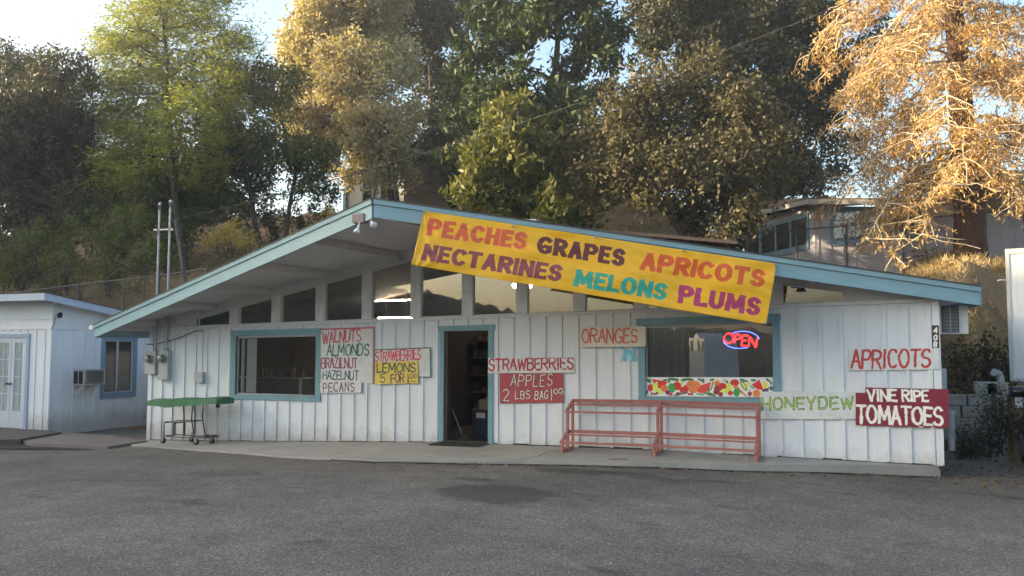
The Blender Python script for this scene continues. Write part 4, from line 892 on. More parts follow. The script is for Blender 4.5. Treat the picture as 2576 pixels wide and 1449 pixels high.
m = MB(); m.box(q[0]-.02, q[0]+.24, 1.0, 1.3, q[2]+.011, q[2]+.2); m.add([(q[0]-.02, 1.3, q[2]+.2), (q[0]+.24, 1.3, q[2]+.2), (q[0]+.24, 1.42, q[2]+.28), (q[0]-.02, 1.42, q[2]+.28)], [(0, 1, 2, 3)]); tag(m.build("cardboard_box", M_CARD), "open cardboard carton on the counter inside the doorway", "box")
m = MB(); m.box(q[0]-.01, q[0]+.17, .862, .879, q[2]-.14, q[2]-.04); tag(m.build("price_card", P_CREAM), "small pale card on the counter front inside the doorway", "card")
sh = thing("display_shelf", "dark wall shelving of goods seen through the open doorway", "shelf", (6.5, 3.4, .03))
for k in range(5):
    m = MB(); m.box(5.0, 7.5, 3.0, 3.5, .35+.38*k, .38+.38*k); m.build("shelf_board", M_WOODRED if k == 2 else M_CARD, sh)
    m = MB(); rr_ = random.Random(k)
    for x in np.arange(5.05, 7.4, .2): m.box(x, x+rr_.uniform(.1, .18), 3.02, 3.3, .385+.38*k, .385+.38*k+rr_.uniform(.05, .2))
    g_ = m.build("goods", paint("shelf_goods", (.22, .16, .11), var=.6, scale=3, streak=(1, 1, 1)), sh); g_["kind"] = 'stuff'
m = MB(); m.box(5.0, 7.5, 3.5, 3.53, .03, 2.1); m.build("back_panel", M_DARKIN, sh)
# the jar counter behind the left window
YJ = 2.2; p0, p1 = at(*c(3, 330, 755), Y=YJ), at(*c(3, 742, 750), Y=YJ); pb = at(*c(3, 330, 905), Y=YJ)
ct = thing("glass_counter", "white edged glass display counter behind the left window", "counter", ((p0[0]+p1[0])/2, YJ+.3, pb[2]-.3))
m = MB(); m.box(p0[0]-.8, p1[0], YJ, YJ+.5, p0[2]-.03, p0[2]); m.box(p1[0]-.05, p1[0], YJ, YJ+.04, -.25, p0[2]-.031); m.box(p0[0]-.8, p1[0], YJ, YJ+.04, p0[2]-.75, p0[2]-.72); m.build("frame", M_TRIM, ct)
m = MB(); m.box(p0[0]-.8, p1[0]-.051, YJ+.05, YJ+.48, -.25, p0[2]-.032); m.build("body", paint("counter_teal", (.05, .08, .09), rough=.5, var=.4), ct)
rj = random.Random(8); jm = [paint("jar_a", (.12, .10, .10), rough=.2, grime=0), paint("jar_b", (.22, .12, .06), rough=.2, grime=0), paint("jar_c", (.35, .30, .24), rough=.2, grime=0), paint("jar_d", (.07, .09, .10), rough=.2, grime=0)]
x = p0[0]-.3; k = 0
names = ["dark jar", "amber jar", "pale jar", "slate jar"]
while x < p1[0]+.35:
    r = rj.uniform(.035, .055); h = rj.uniform(.14, .24); z = p0[2]+.001; y = YJ+.18+rj.uniform(-.08, .1)
    if x > p1[0]: break
    m = MB(); m.lathe((x, y, z), [(r*.9, 0), (r, .01), (r, h*.7), (r*.55, h*.85), (r*.55, h*.92), (r*.62, h*.93), (r*.62, h)], 12); i_ = rj.randrange(4)
    tag(m.build("preserve_jar", jm[i_]), "small jar in the row standing on the glass counter behind the left window", "jar", "jars on the glass counter"); x += r*2+rj.uniform(.01, .05); k += 1
# right-hand side wall: high air conditioner in its housing, pipe, side door trim
a, d = at(*c(7, 1285, 262), Y=.35), at(*c(7, 1472, 445), Y=.35)
ac = thing("air_conditioner", "white louvred air conditioner boxed under the right eave", "air conditioner", (a[0], .6, d[2]))
m = MB(); m.box(14.032, d[0], .35, .95, d[2], a[2]); m.build("housing", M_TRIM, ac, bevel=.006)
g0, g1 = at(*c(7, 1297, 268), Y=.34), at(*c(7, 1403, 430), Y=.34)
m = MB(); m.box(g0[0]-.012, g1[0]+.012, .335, .349, g1[2]-.015, g0[2]+.015); m.build("grille_back", M_BLACK, ac)
m = MB()
for z in np.arange(g1[2], g0[2], .021): m.box(g0[0], g1[0], .322, .334, z, z+.008)
m.box((g0[0]+g1[0])/2-.006, (g0[0]+g1[0])/2+.006, .318, .334, g1[2], g0[2]); m.build("grille", M_GREYP, ac)
m = MB(); m.box(14.032, 14.06, .25, .32, .35, 1.85); tag(m.build("side_trim", M_BLUE2), "blue trim board on the stand's right side wall", "trim board")
m = MB(); m.box(14.032, 14.15, .5, .62, 1.05, 1.45); tag(m.build("utility_box", M_GREYP, bevel=.005), "small grey utility box on the right side wall", "utility box")
m = MB(); q0, q1 = at(*c(7, 1357, 1130), Y=.55), at(*c(7, 1357, 960), Y=.55); m.tube([q0+np.array([0, 0, -.2]), q1], .045, 12); m.tube([q1+np.array([0, 0, -.04]), q1+np.array([0, 0, .02])], .056, 12)
tag(m.build("drain_pipe", M_PVC), "short upright white pipe beside the tomato board", "pipe")
m = MB(); q0 = at(*c(7, 1680, 845), Y=4.0); m.tube([q0+np.array([0, 0, -.7]), q0, at(*c(7, 1685, 750), Y=4.0), at(*c(7, 1672, 712), Y=4.0), at(*c(7, 1640, 700), Y=3.9)], .07, 12)
tag(m.build("vent_pipe", M_PVC), "white elbow vent pipe rising behind the whitewashed block wall", "pipe")
# whitewashed block wall by the bank
wlb = thing("block_wall", "low crumbling whitewashed block wall at the foot of the bank", "wall", at(*c(7, 1450, 1050), Y=3.6))
rb_ = random.Random(3)
x0 = at(*c(7, 1345, 900), Y=3.6)[0]; x1 = at(*c(7, 1680, 900), Y=3.6)[0]; zt0 = at(*c(7, 1500, 850), Y=3.6)[2]
for row in range(6):
    z1_ = zt0-.21*row; x = x0-(.2 if row % 2 else 0)
    if row == 0: x = x0-.1
    while x < x1:
        if not (row < 1 and False):
            m = MB(); w_ = .40+rb_.uniform(-.02, .02); y = 3.6+rb_.uniform(-.012, .012); m.box(x, min(x+w_-.008, x1+.1), y, y+.2, z1_-.203, z1_); m.build("block", M_BLOCK, wlb, bevel=.012)
        x += .405
ztop_ = zt0
for (xx, zz) in ((1515, 755), (1590, 760)):
    q = at(*c(7, xx, 845), Y=3.62); m = MB(); hgt = at(*c(7, xx, zz), Y=3.62)[2]-ztop_; m.box(q[0], q[0]+.37, 3.61, 3.8, ztop_+.004, ztop_+hgt-.02); m.build("block", M_BLOCK, wlb, bevel=.02)

# ================================================================ ANNEX ON THE LEFT
AX, AY = -4.35, 0.0
annex = thing("annex_building", "small white annex with blue trimmed double doors and flat roof left of the fruit stand", "building", (-6.5, 2, -.3))
b = MB(); z0 = -.21; zt_ = 2.13
def bx(mb, x0, x1, z0_, z1_, step=.30, dp=.018):
    for x in np.arange(x0+.1, x1, step): mb.box(x-.02, x+.02, -dp, -.0006, z0_, z1_)
b.box(-5.28, AX, 0, .1, z0, zt_); b.box(-9, -5.28, 0, .1, 2.03, zt_); b.box(-9, -7.0, 0, .1, z0, 2.02); b.box(-9, AX+.0, .012, .1, zt_+.001, 2.80)
bx(b, -5.25, AX, z0+.03, zt_); bx(b, -7.0, -5.3, 2.08, zt_); b.box(AX-.13, AX+.016, -.02, -.0008, z0+.02, zt_)
WW = [at(*c(2, *q), X=AX) for q in ((1060, 205), (1325, 718))]; wy0, wy1, wz0, wz1 = WW[0][1], WW[1][1], WW[1][2], WW[0][2]
b.box(AX-.1, AX, .101, wy0, z0-.12, 2.72); b.box(AX-.1, AX, wy1, 6, z0-.12, 2.4); b.box(AX-.1, AX, wy0, wy1, z0-.12, wz0); b.box(AX-.1, AX, wy0, wy1, wz1, 2.6)
for y in np.arange(.32, 6, .30):
    if wy0-.12 < y < wy1+.12: b.box(AX+.0006, AX+.018, y-.02, y+.02, z0-.1, wz0-.14)
    else: b.box(AX+.0006, AX+.018, y-.02, y+.02, z0-.1, zt_-.02)
b.box(AX+.0006, AX+.022, .0, .06, z0+.02, zt_)
b.build("siding_wall", M_SIDE, annex)
b = MB(); b.box(-9, AX+.02, -.022, .0112, zt_+.001, zt_+.03); b.box(-9, AX, -.006, .0114, 2.37, 2.385); b.box(AX+.0006, AX+.02, .1, 6, zt_-.0, zt_+.03); b.build("wall_band", M_TRIM, annex)
# roof falling to the back
p0, p1, p2 = at(0, 743, Y=-.45), at(100, 737, Y=-.45), at(304, 780.5, X=AX+.30)
rx = AX+.30; zf_, zb_ = p1[2], p1[2]+(p2[2]-p1[2])/(p2[1]+.45)*(6.3+.45)
b = MB(); b.hexa([(-10, -.42, zf_-.10), (rx-.03, -.42, zf_-.10), (rx-.03, 6.3, zb_-.10), (-10, 6.3, zb_-.10)], [(-10, -.42, zf_-.005), (rx-.03, -.42, zf_-.005), (rx-.03, 6.3, zb_-.005), (-10, 6.3, zb_-.005)]); b.build("soffit", M_SOFF, annex)
b = MB(); b.hexa([(-10, -.47, zf_), (rx+.01, -.47, zf_), (rx+.01, 6.3, zb_), (-10, 6.3, zb_)], [(-10, -.47, zf_+.02), (rx+.01, -.47, zf_+.02), (rx+.01, 6.3, zb_+.02), (-10, 6.3, zb_+.02)]); b.build("roof", M_SHING, annex)
M_FASC2 = paint("pale_blue_fascia", (.48, .54, .63), rough=.5, var=.08)
b = MB(); b.box(-10, rx, -.46, -.421, zf_-.165, zf_-.004); b.hexa([(rx-.029, -.42, zf_-.165), (rx, -.42, zf_-.165), (rx, 6.3, zb_-.165), (rx-.029, 6.3, zb_-.165)], [(rx-.029, -.42, zf_-.004), (rx, -.42, zf_-.004), (rx, 6.3, zb_-.004), (rx-.029, 6.3, zb_-.004)]); b.build("fascia", M_FASC2, annex)
# french doors
M_LILT = paint("periwinkle_trim", (.33, .41, .54), rough=.5, var=.1)
b = MB(); xd = at(*c(2, 262, 600), Y=0)[0]; b.box(xd, xd+.095, -.03, -.0004, z0, 2.02); b.box(-7.05, xd+.10, -.034, -.0004, 1.94, 2.03); b.build("door_frame", M_LILT, annex)
M_DWHITE = paint("door_white", (.56, .58, .64), rough=.45, grime=.15); M_CURG = paint("door_pane_blind", (.38, .43, .40), rough=.25, var=.2, grime=.2)
xm_ = at(*c(2, 108, 600), Y=0)[0]
for (xa, xb) in ((xm_+.005, xd-.004), (xm_-(xd-xm_)+.004, xm_-.005)):
    m = MB(); st = .115; lo, hi = z0+.42, 1.82
    m.box(xa, xa+st, -.012, .03, z0+.02, 1.935); m.box(xb-st*.7, xb, -.012, .03, z0+.02, 1.935); m.box(xa+st, xb-st*.7, -.012, .03, z0+.02, lo); m.box(xa+st, xb-st*.7, -.012, .03, hi, 1.935)
    for k in (1, 2, 3): zz = lo+(hi-lo)*k/4; m.box(xa+st, xb-st*.7, -.008, .025, zz-.012, zz+.012)
    xc = (xa+st+xb-st*.7)/2; m.box(xc-.012, xc+.012, -.0085, .024, lo, hi)
    dr_ = m.build("door", M_DWHITE, annex); m = MB(); m.box(xa+st-.01, xb-st*.7+.01, .005, .012, lo-.01, hi+.01); m.build("pane", M_CURG, dr_)
    m = MB(); m.lathe((xa+.05 if xa > xm_ else xb-.05, -.012, .85), [(.012, 0), (.012, .03), (.03, .04), (.03, .06), (.01, .068)], 12, axis=(0, -1, 0)); m.build("handle", M_DMETAL, dr_, True)
# side window and its air conditioner
b = MB(); T_ = .115
b.box(AX+.0008, AX+.032, wy0-T_, wy1+T_, wz1, wz1+T_+.02); b.box(AX+.0008, AX+.032, wy0-T_, wy1+T_, wz0-T_-.03, wz0); b.box(AX+.0008, AX+.03, wy0-T_, wy0, wz0+.0005, wz1-.0005); b.box(AX+.0008, AX+.03, wy1, wy1+T_, wz0+.0005, wz1-.0005)
fo = b.build("side_window", M_BLUE3, annex)
b = MB(); ym = wy0+(wy1-wy0)*.45; b.box(AX-.05, AX-.01, wy0, wy1, wz0, wz0+.03); b.box(AX-.05, AX-.01, wy0, wy1, wz1-.03, wz1); b.box(AX-.05, AX-.008, ym-.03, ym+.03, wz0+.03, wz1-.03); b.box(AX-.05, AX-.01, wy0, wy0+.03, wz0+.03, wz1-.03); b.box(AX-.05, AX-.01, wy1-.03, wy1, wz0+.03, wz1-.03); b.build("sash", M_GREYP, fo)
b = MB(); b.add([(AX-.03, wy0, wz0), (AX-.03, wy1, wz0), (AX-.03, wy1, wz1), (AX-.03, wy0, wz1)], [(0, 1, 2, 3)]); b.build("pane", M_DGLASS, fo)
b = MB()
for z in np.arange(wz0+.03, wz1-.02, .045): b.hexa([(AX-.085, wy0, z), (AX-.05, wy0, z+.012), (AX-.05, wy1, z+.012), (AX-.085, wy1, z)], [(AX-.085, wy0, z+.004), (AX-.05, wy0, z+.016), (AX-.05, wy1, z+.016), (AX-.085, wy1, z+.004)])
b.build("blind", paint("dark_blind", (.10, .16, .18), rough=.5), fo)
a0 = at(*c(2, 840, 520), X=AX+.42); a1 = at(*c(2, 1058, 655), X=AX+.02)
ya = at(*c(2, 735, 580), X=AX+.5)[1]
b = MB(); b.box(AX-.5, AX-.11, wy0-.2, wy1+.2, wz0-.2, wz1+.1); b.build("dark_room", M_DARKIN, annex)
ac2 = thing("window_air_conditioner", "boxy grey window air conditioner jutting from the annex's side wall", "air conditioner", (AX+.02, ya+.3, .78))
yA, yB = at(*c(2, 735, 580), X=AX+.44)[1], at(*c(2, 848, 600), X=AX+.44)[1]
zA, zB = at(*c(2, 790, 650), X=AX+.44)[2], at(*c(2, 790, 497), X=AX+.44)[2]
yA = at(184, 945, X=AX+.02)[1]; XP = at(*c(2, 848, 600), Y=yA)[0]; yB = at(*c(2, 1058, 600), X=XP)[1]; zA, zB = at(*c(2, 800, 658), Y=yA)[2], at(*c(2, 790, 500), Y=yA)[2]
b = MB(); b.box(AX+.02, XP, yA, yB, zA, zB); b.build("case", paint("ac_case", (.40, .39, .37), rough=.6, grime=.5), ac2, bevel=.006)
b = MB()
for z in np.arange(zA+.04, zB-.03, .022): b.box(XP+.0005, XP+.008, yA+.05, yB-.05, z, z+.010)
xm4 = (AX+XP)/2
for (xa, xb) in ((AX+.05, xm4-.02), (xm4+.02, XP-.05)): b.box(xa, xb, yA-.006, yA-.0005, zA+.04, zB-.04)
b.build("fins", M_BLACK, ac2)
b = MB(); b.bar((AX+.02, yA+.1, zA-.25), (AX+.25, yA+.1, zA-.003), .03, .03); b.bar((AX+.02, yB-.1, zA-.25), (AX+.25, yB-.1, zA-.003), .03, .03); b.build("bracket", M_TRIM, ac2)
# black lamp on the corner
q = at(*c(1, 610, 1225), X=AX+.16)
sp = thing("security_lamp", "small black security lamp on the annex wall under its eave", "lamp", q)
m = MB(); m.lathe(q, [(.03, 0), (.05, .02), (.055, .12), (.04, .13)], 12, axis=(.6, -.7, -.5)); m.tube([q, (AX+.02, q[1]+.02, q[2]-.02)], .012, 6); m.build("head", M_BLACK, sp)
m = MB(); m.tube([(AX+.02, q[1], q[2]-.02), (AX+.015, q[1]-.05, q[2]-.25), (AX+.018, q[1]-.12, q[2]-.36)], .006, 5); m.build("cord", M_BLACK, sp)

# ================================================================ UP THE HILL: buildings, fences
FW = RM[2]
def wrad(P, rpx): return rpx/FPX*float(np.dot(P-CAM, FW))
def ground_at(x, y_):  return zland(x, y_)
# house with clipped gable among the oaks
YH = 21.0
hs = thing("hillside_house", "grey white house with blue trimmed windows half hidden by trees above the stand's peak", "house", at(960, 560, Y=YH))
H = lambda x, y, dy=0: tuple(at(x, y, Y=YH+dy))
b = MB(); b.prism([H(866, 620), H(868, 490), H(885, 415), H(930, 372), H(1016, 372), H(1016, 620)], (0, 5, 0)); b.build("wall", paint("shade_darkened_house_white", (.42, .44, .47), rough=.7, streak=(.5, .5, 6)), hs)  # white wall darkened in its colour to stand in for tree shade
b = MB()
for p, q in (((866, 600), (868, 490)), ((868, 490), (885, 415)), ((885, 415), (930, 370)), ((930, 370), (1018, 368))): b.bar(H(*p, -.02), H(*q, -.02), .12, .16)
b.build("corner_trim", M_BLUE2, hs)
for (x0, x1, y0, y1) in ((913, 936, 445, 512), (958, 985, 425, 500)):
    m = MB(); a, d = np.array(H(x0, y1, -.05)), np.array(H(x1, y0, -.05)); m.box(a[0]-.09, d[0]+.09, YH-.06, YH-.002, a[2]-.1, a[2]); m.box(a[0]-.09, d[0]+.09, YH-.06, YH-.002, d[2], d[2]+.1); m.box(a[0]-.09, a[0], YH-.06, YH-.002, a[2], d[2]); m.box(d[0], d[0]+.09, YH-.06, YH-.002, a[2], d[2]); m.box(a[0], d[0], YH-.05, YH-.003, (a[2]+d[2])/2-.03, (a[2]+d[2])/2+.03)
    w_ = m.build("window", M_BLUE2, hs); m = MB(); m.box(a[0], d[0], YH-.02, YH-.001, a[2], d[2]); m.build("pane", M_DGLASS, w_)
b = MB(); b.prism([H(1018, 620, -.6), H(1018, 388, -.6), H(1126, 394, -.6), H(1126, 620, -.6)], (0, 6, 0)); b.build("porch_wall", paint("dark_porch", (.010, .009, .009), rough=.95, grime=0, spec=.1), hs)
b = MB(); b.prism([H(1000, 384, -1.2), H(1014, 372, -1.2), H(1130, 380, -1.2), H(1130, 390, -1.2)], (0, 7, 0)); b.build("roof", paint("house_roof", (.22, .21, .21), rough=.9), hs)
# long pale building behind the fence on the right
YR = 15.4
rb2 = thing("pale_outbuilding", "pale lilac outbuilding with slate blue windows behind the chain-link fence", "building", at(2200, 660, Y=YR))
def RP(x, y, dy=0): return tuple(at(x, y, Y=YR+dy))
L0 = at(1905, 548, Y=YR+3.4); C0 = at(2050, 518, Y=YR)
b = MB(); b.prism([RP(2050, 720), RP(2050, 518), RP(2330, 522), RP(2330, 720)], (0, 5, 0))
cz = at(2050, 720, Y=YR)[2]; b.add([tuple(C0), (C0[0], C0[1], cz), (L0[0], L0[1], cz), tuple(L0)], [(0, 1, 2, 3)])
b.prism([RP(2331, 720, -.4), RP(2331, 478, -.4), RP(2680, 470, -.4), RP(2680, 720, -.4)], (0, 5, 0))
e1 = (C0-L0)/np.linalg.norm(C0-L0); nl = np.array([e1[1], -e1[0], 0]); nl /= np.linalg.norm(nl)
for x in np.arange(2062, 2330, 31): a, d = np.array(RP(x, 720)), np.array(RP(x, 524)); b.box(a[0]-.02, a[0]+.02, YR-.018, YR-.001, a[2], d[2])
for x in np.arange(2345, 2600, 36): a, d = np.array(RP(x, 720, -.4)), np.array(RP(x, 480, -.4)); b.box(a[0]-.02, a[0]+.02, YR-.42, YR-.401, a[2], d[2])
b.build("wall", M_SIDE2, rb2)
b = MB(); up = np.array([0, 0, .16]); o1 = nl*.5
A0 = np.array(RP(2050, 518)); A1 = np.array(RP(2335, 522)); y_ = np.array([0, -.5, 0])
corner = A0+y_+np.array([-.2, 0, 0])
b.prism([tuple(corner), tuple(A1+y_), tuple(A1+y_+up), tuple(corner+up)], (0, .04, 0)); Lq = L0+np.array([-.35, -.2, 0])
b.add([tuple(corner), tuple(corner+up), tuple(Lq+up), tuple(Lq)], [(0, 1, 2, 3)]); b.build("fascia", paint("weathered_fascia", (.36, .34, .34), rough=.7), rb2)
b = MB(); b.prism([tuple(corner+up*1.01), tuple(A1+y_+up*1.01), tuple(A1+y_+np.array([0, 5.5, .9])), tuple(Lq+np.array([.5, 2, .9])), tuple(Lq+up*1.01)], (0, 0, .05))
r0_, r1_ = np.array(RP(2318, 482, -.9)), np.array(RP(2700, 474, -.9)); b.prism([tuple(r0_), tuple(r1_), tuple(r1_+np.array([0, 3.2, 1.1])), tuple(r0_+np.array([0, 3.2, 1.1]))], (0, 0, .12)); b.build("roof", paint("brown_shingle", (.20, .14, .09), rough=.9, var=.4, scale=12), rb2)
def wall_window(par, P0, ex, x0, x1, z0, z1, mull):  # window on a wall through P0 along ex
    ex = np.array(ex); nn = np.array([ex[1], -ex[0], 0]); Q = lambda u, z, o: np.array([P0[0], P0[1], 0])+ex*u+nn*o+np.array([0, 0, z])
    m = MB(); t = .13
    def rect(a, d, e, f, o0, o1): m.hexa([Q(a, e, o1), Q(d, e, o1), Q(d, e, o0), Q(a, e, o0)], [Q(a, f, o1), Q(d, f, o1), Q(d, f, o0), Q(a, f, o0)])
    rect(x0-t, x1+t, z0-t*1.5, z0, .002, .05); rect(x0-t, x1+t, z1, z1+t, .002, .05); rect(x0-t, x0, z0, z1, .002, .045); rect(x1, x1+t, z0, z1, .002, .045)
    for k in range(1, mull): u = x0+(x1-x0)*k/mull; rect(u-.06, u+.06, z0, z1, .002, .04)
    w_ = m.build("window", M_BLUE3, par); m = MB(); m.add([Q(x0, z0, .008), Q(x1, z0, .008), Q(x1, z1, .008), Q(x0, z1, .008)], [(0, 1, 2, 3)]); m.build("pane", M_DGLASS, w_)
zw0, zw1 = at(2120, 603, Y=YR)[2], at(2120, 533, Y=YR)[2]
xu = lambda x: at(x, 580, Y=YR)[0]-C0[0]
wall_window(rb2, C0, (1, 0, 0), xu(2098), xu(2166), zw0, zw1, 1); wall_window(rb2, C0, (1, 0, 0), xu(2252), xu(2300), zw0+.15, zw1+.05, 1)
LW = np.linalg.norm((C0-L0)[:2]); wall_window(rb2, L0, e1*np.array([1, 1, 0])/np.linalg.norm(e1[:2]), .35, LW-.5, zw0-.05, zw1-.05, 3)

def link_fence(name, label, pts, h, posts=True, sp=.10):
    t = thing(name, label, "fence", pts[0]); P = [np.array(p, float) for p in pts]
    m = MB(); m.tube([p+np.array([0, 0, h]) for p in P], .022, 6); m.build("top_rail", M_FENCE, t)
    for p in P: m = MB(); m.tube([p-np.array([0, 0, .4]), p+np.array([0, 0, h+.04])], .03, 8); m.build("post", M_FENCE, t)
    vs, fs = [], []; w = .0022
    for p, q in zip(P[:-1], P[1:]):
        L = np.linalg.norm(q-p); n = int(L/sp); k = int(h/sp)
        d = (q-p)/L
        for i in range(-k, n+1):
            for s_ in (1, -1):
                u0, u1 = i*sp, i*sp+h
                a, e = max(0, u0), min(L, u1)
                if e <= a: continue
                z0, z1 = (a-u0), (e-u0)
                if s_ < 0: z0, z1 = h-z0, h-z1
                A, B_ = p+d*a+np.array([0, 0, z0]), p+d*e+np.array([0, 0, z1]); nrm_ = np.array([0, 0, w*1.4]); o_ = len(vs); vs += [A-nrm_, B_-nrm_, B_+nrm_, A+nrm_]; fs.append((o_, o_+1, o_+2, o_+3))
    mesh_obj("mesh_panel", vs, np.array(fs), M_FENCE, t); return t
fp = []
for (x, y) in ((1880, 588), (2003, 579), (2129, 568), (2270, 551), (2420, 541), (2576, 525), (2720, 512)):
    p = at(x, y, Y=13.6); fp.append((p[0], p[1], p[2]-1.9))
link_fence("chain_link_fence", "tall grey chain-link fence before the pale outbuilding, passing behind the dead conifer", fp, 1.9)
fp = []
for (x, y) in ((-60, 748), (70, 732), (197, 716), (311, 703), (400, 693), (520, 676)):
    p = at(x, y, Y=5.6); fp.append((p[0], p[1], p[2]-1.5))
link_fence("wire_fence", "dark chain-link fence on the bank above the annex roof", fp, 1.5)

shd = thing("hillside_shed", "low dark brown shed roof showing just above the banner", "shed", at(1680, 640, Y=9.4))
b = MB(); b.prism([tuple(at(x, y, Y=9.2)) for x, y in ((1490, 574), (1855, 606), (1855, 614), (1490, 582))], (0, 2.2, .12)); b.build("roof", paint("shed_roof", (.10, .075, .06), rough=.9), shd)
b = MB(); b.prism([tuple(at(x, y, Y=9.7)) for x, y in ((1500, 580), (1850, 612), (1850, 690), (1500, 660))], (0, 1.6, 0)); b.build("wall", M_DARKIN, shd)
# ================================================================ VEGETATION
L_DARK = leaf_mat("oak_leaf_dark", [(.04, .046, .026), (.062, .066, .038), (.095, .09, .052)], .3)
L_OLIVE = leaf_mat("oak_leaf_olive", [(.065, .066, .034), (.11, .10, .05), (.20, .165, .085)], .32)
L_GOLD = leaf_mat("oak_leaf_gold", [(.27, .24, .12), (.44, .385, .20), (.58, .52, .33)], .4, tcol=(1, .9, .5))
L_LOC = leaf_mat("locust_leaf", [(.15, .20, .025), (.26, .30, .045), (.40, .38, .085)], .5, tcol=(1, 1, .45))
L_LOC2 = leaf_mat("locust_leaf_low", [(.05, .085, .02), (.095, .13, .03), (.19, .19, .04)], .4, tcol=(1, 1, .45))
L_PINE = leaf_mat("pine_needles", [(.02, .042, .016), (.038, .065, .022), (.075, .10, .03)], .25, tcol=(1, 1, .5))
L_CED = leaf_mat("cedar_spray", [(.05, .07, .015), (.12, .13, .028), (.22, .20, .05)], .35, tcol=(1, 1, .45))
L_DRY = leaf_mat("dead_redwood_spray", [(.31, .175, .055), (.49, .315, .115), (.64, .48, .22)], .36, tcol=(1, .8, .38))
L_BUSH = leaf_mat("sun_brightened_bush_leaf", [(.20, .18, .035), (.33, .28, .06), (.42, .34, .09)], .5)  # yellow brightened to stand in for sunlight that the ridge keeps off
L_STRAW = leaf_mat("straw_grass", [(.26, .175, .07), (.42, .31, .14), (.58, .46, .25)], .3, tcol=(1, .9, .6))
def leaf_quads(cen, L, Wd, rng, droop=0.0, flat=0.0, axis=None):
    n = len(cen); a = rng.normal(size=(n, 3)) if axis is None else axis+rng.normal(0, .45, (n, 3))
    a[:, 2] -= droop; a[:, 2] *= (1-flat); a /= np.linalg.norm(a, axis=1)[:, None]+1e-9
    s = np.cross(a, rng.normal(size=(n, 3))); s /= np.linalg.norm(s, axis=1)[:, None]+1e-9
    k = rng.uniform(.65, 1.35, (n, 1)); a = a*k*L/2; s = s*k*Wd/2
    v = np.stack([cen-a, cen+s-a*.1, cen+a, cen-s-a*.1], 1).reshape(-1, 3)
    return v, np.arange(n*4).reshape(-1, 4)
def curve3(p, q, sag, rng, n=6, jit=.06):
    t = np.linspace(0, 1, n)[:, None]; L = np.linalg.norm(q-p); m = p*(1-t)+q*t; m[:, 2] += (4*t*(1-t))[:, 0]*sag*L
    j = rng.normal(0, jit*L, (n, 3)); j[0] = 0; j[-1] = 0; return m+j*np.sin(np.pi*t)
def tree(name, label, cat, trunk, Y, r0, discs, leaf, bark, seed, L=.13, Wd=.065, per=95, dens=14, droop=.1, sub=(.26, .5), group=None, yspread=1.3, extra=(), twig=.5, flat=0.0, elong=None):
    rng = np.random.default_rng(seed)
    T = [at(x, y, Y=Y) for x, y in trunk]; base = T[0].copy(); base[2] -= .5
    root = thing(name, label, cat, tuple(T[0]), group)
    m = MB(); T2 = [base]+T; nT = len(T2)
    rad = [r0*(1.25 if i == 0 else (1-.72*i/(nT-1))) for i in range(nT)]
    TS = []; RS = []
    for i in range(nT-1):
        for u in np.linspace(0, 1, 4)[:-1]: TS.append(T2[i]*(1-u)+T2[i+1]*u+rng.normal(0, r0*.18, 3)*(i > 0)); RS.append(rad[i]*(1-u)+rad[i+1]*u)
    TS.append(T2[-1]); RS.append(rad[-1]); m.tube(TS, RS, 9)
    for ex in extra:
        E = [at(x, y, Y=Y+.4) for x, y in ex]; E = [E[0]-np.array([0, 0, .5])]+E; m.tube(E, [r0*.75*(1-.7*i/(len(E)-1)) for i in range(len(E))], 8); TS += E[1:]; RS += [r0*.4]*len(E[1:])
    TA = np.array(TS); cens = []
    for d_ in discs:
        x, y, rp = d_[:3]; dy = d_[3] if len(d_) > 3 else rng.uniform(-yspread, yspread)
        Cc = at(x, y, Y=Y+dy); rr = wrad(Cc, rp)
        cand = TA[(TA[:, 2] < Cc[2]-.1*rr)] if (TA[:, 2] < Cc[2]-.1*rr).any() else TA
        j = np.argmin(np.linalg.norm((cand-Cc)*np.array([1, 1, .8]), axis=1)); st = cand[j]; rs = RS[int(np.argmin(np.linalg.norm(TA-st, axis=1)))]
        Ln = np.linalg.norm(Cc-st); lp = curve3(st, Cc, .10, rng, 7); r1 = min(rs*.6, .05+.025*Ln)
        m.tube(list(lp), list(np.linspace(r1, .022, 7)), 6)
        ns = max(3, int(1.7*dens*rr*rr)); u = rng.normal(size=(ns, 3)); u /= np.linalg.norm(u, axis=1)[:, None]; sc_ = u*(rng.random((ns, 1))**(1/2.4))*rr*np.array([1, .85, .95])
        for s_ in sc_:
            p = Cc+s_
            if rng.random() < twig:
                a = lp[rng.integers(3, 7)]; m.tube(list(curve3(a, p, .05, rng, 4, .08)), [.02, .016, .011, .006], 4, False)
            sr = rng.uniform(*sub); k = int(per*rng.uniform(.5, 1.3)*(sr/.38)**2)
            q = rng.normal(0, 1, (k, 3)); q *= sr*.58
            if elong is not None: q = q*np.array(elong)
            cens.append(p+q)
    m.build("trunk", bark, root, True)
    cc = np.concatenate(cens); v, f = leaf_quads(cc, L*1.18, Wd*1.25, rng, droop, flat); mesh_obj("crown", v, f, leaf, root); return root

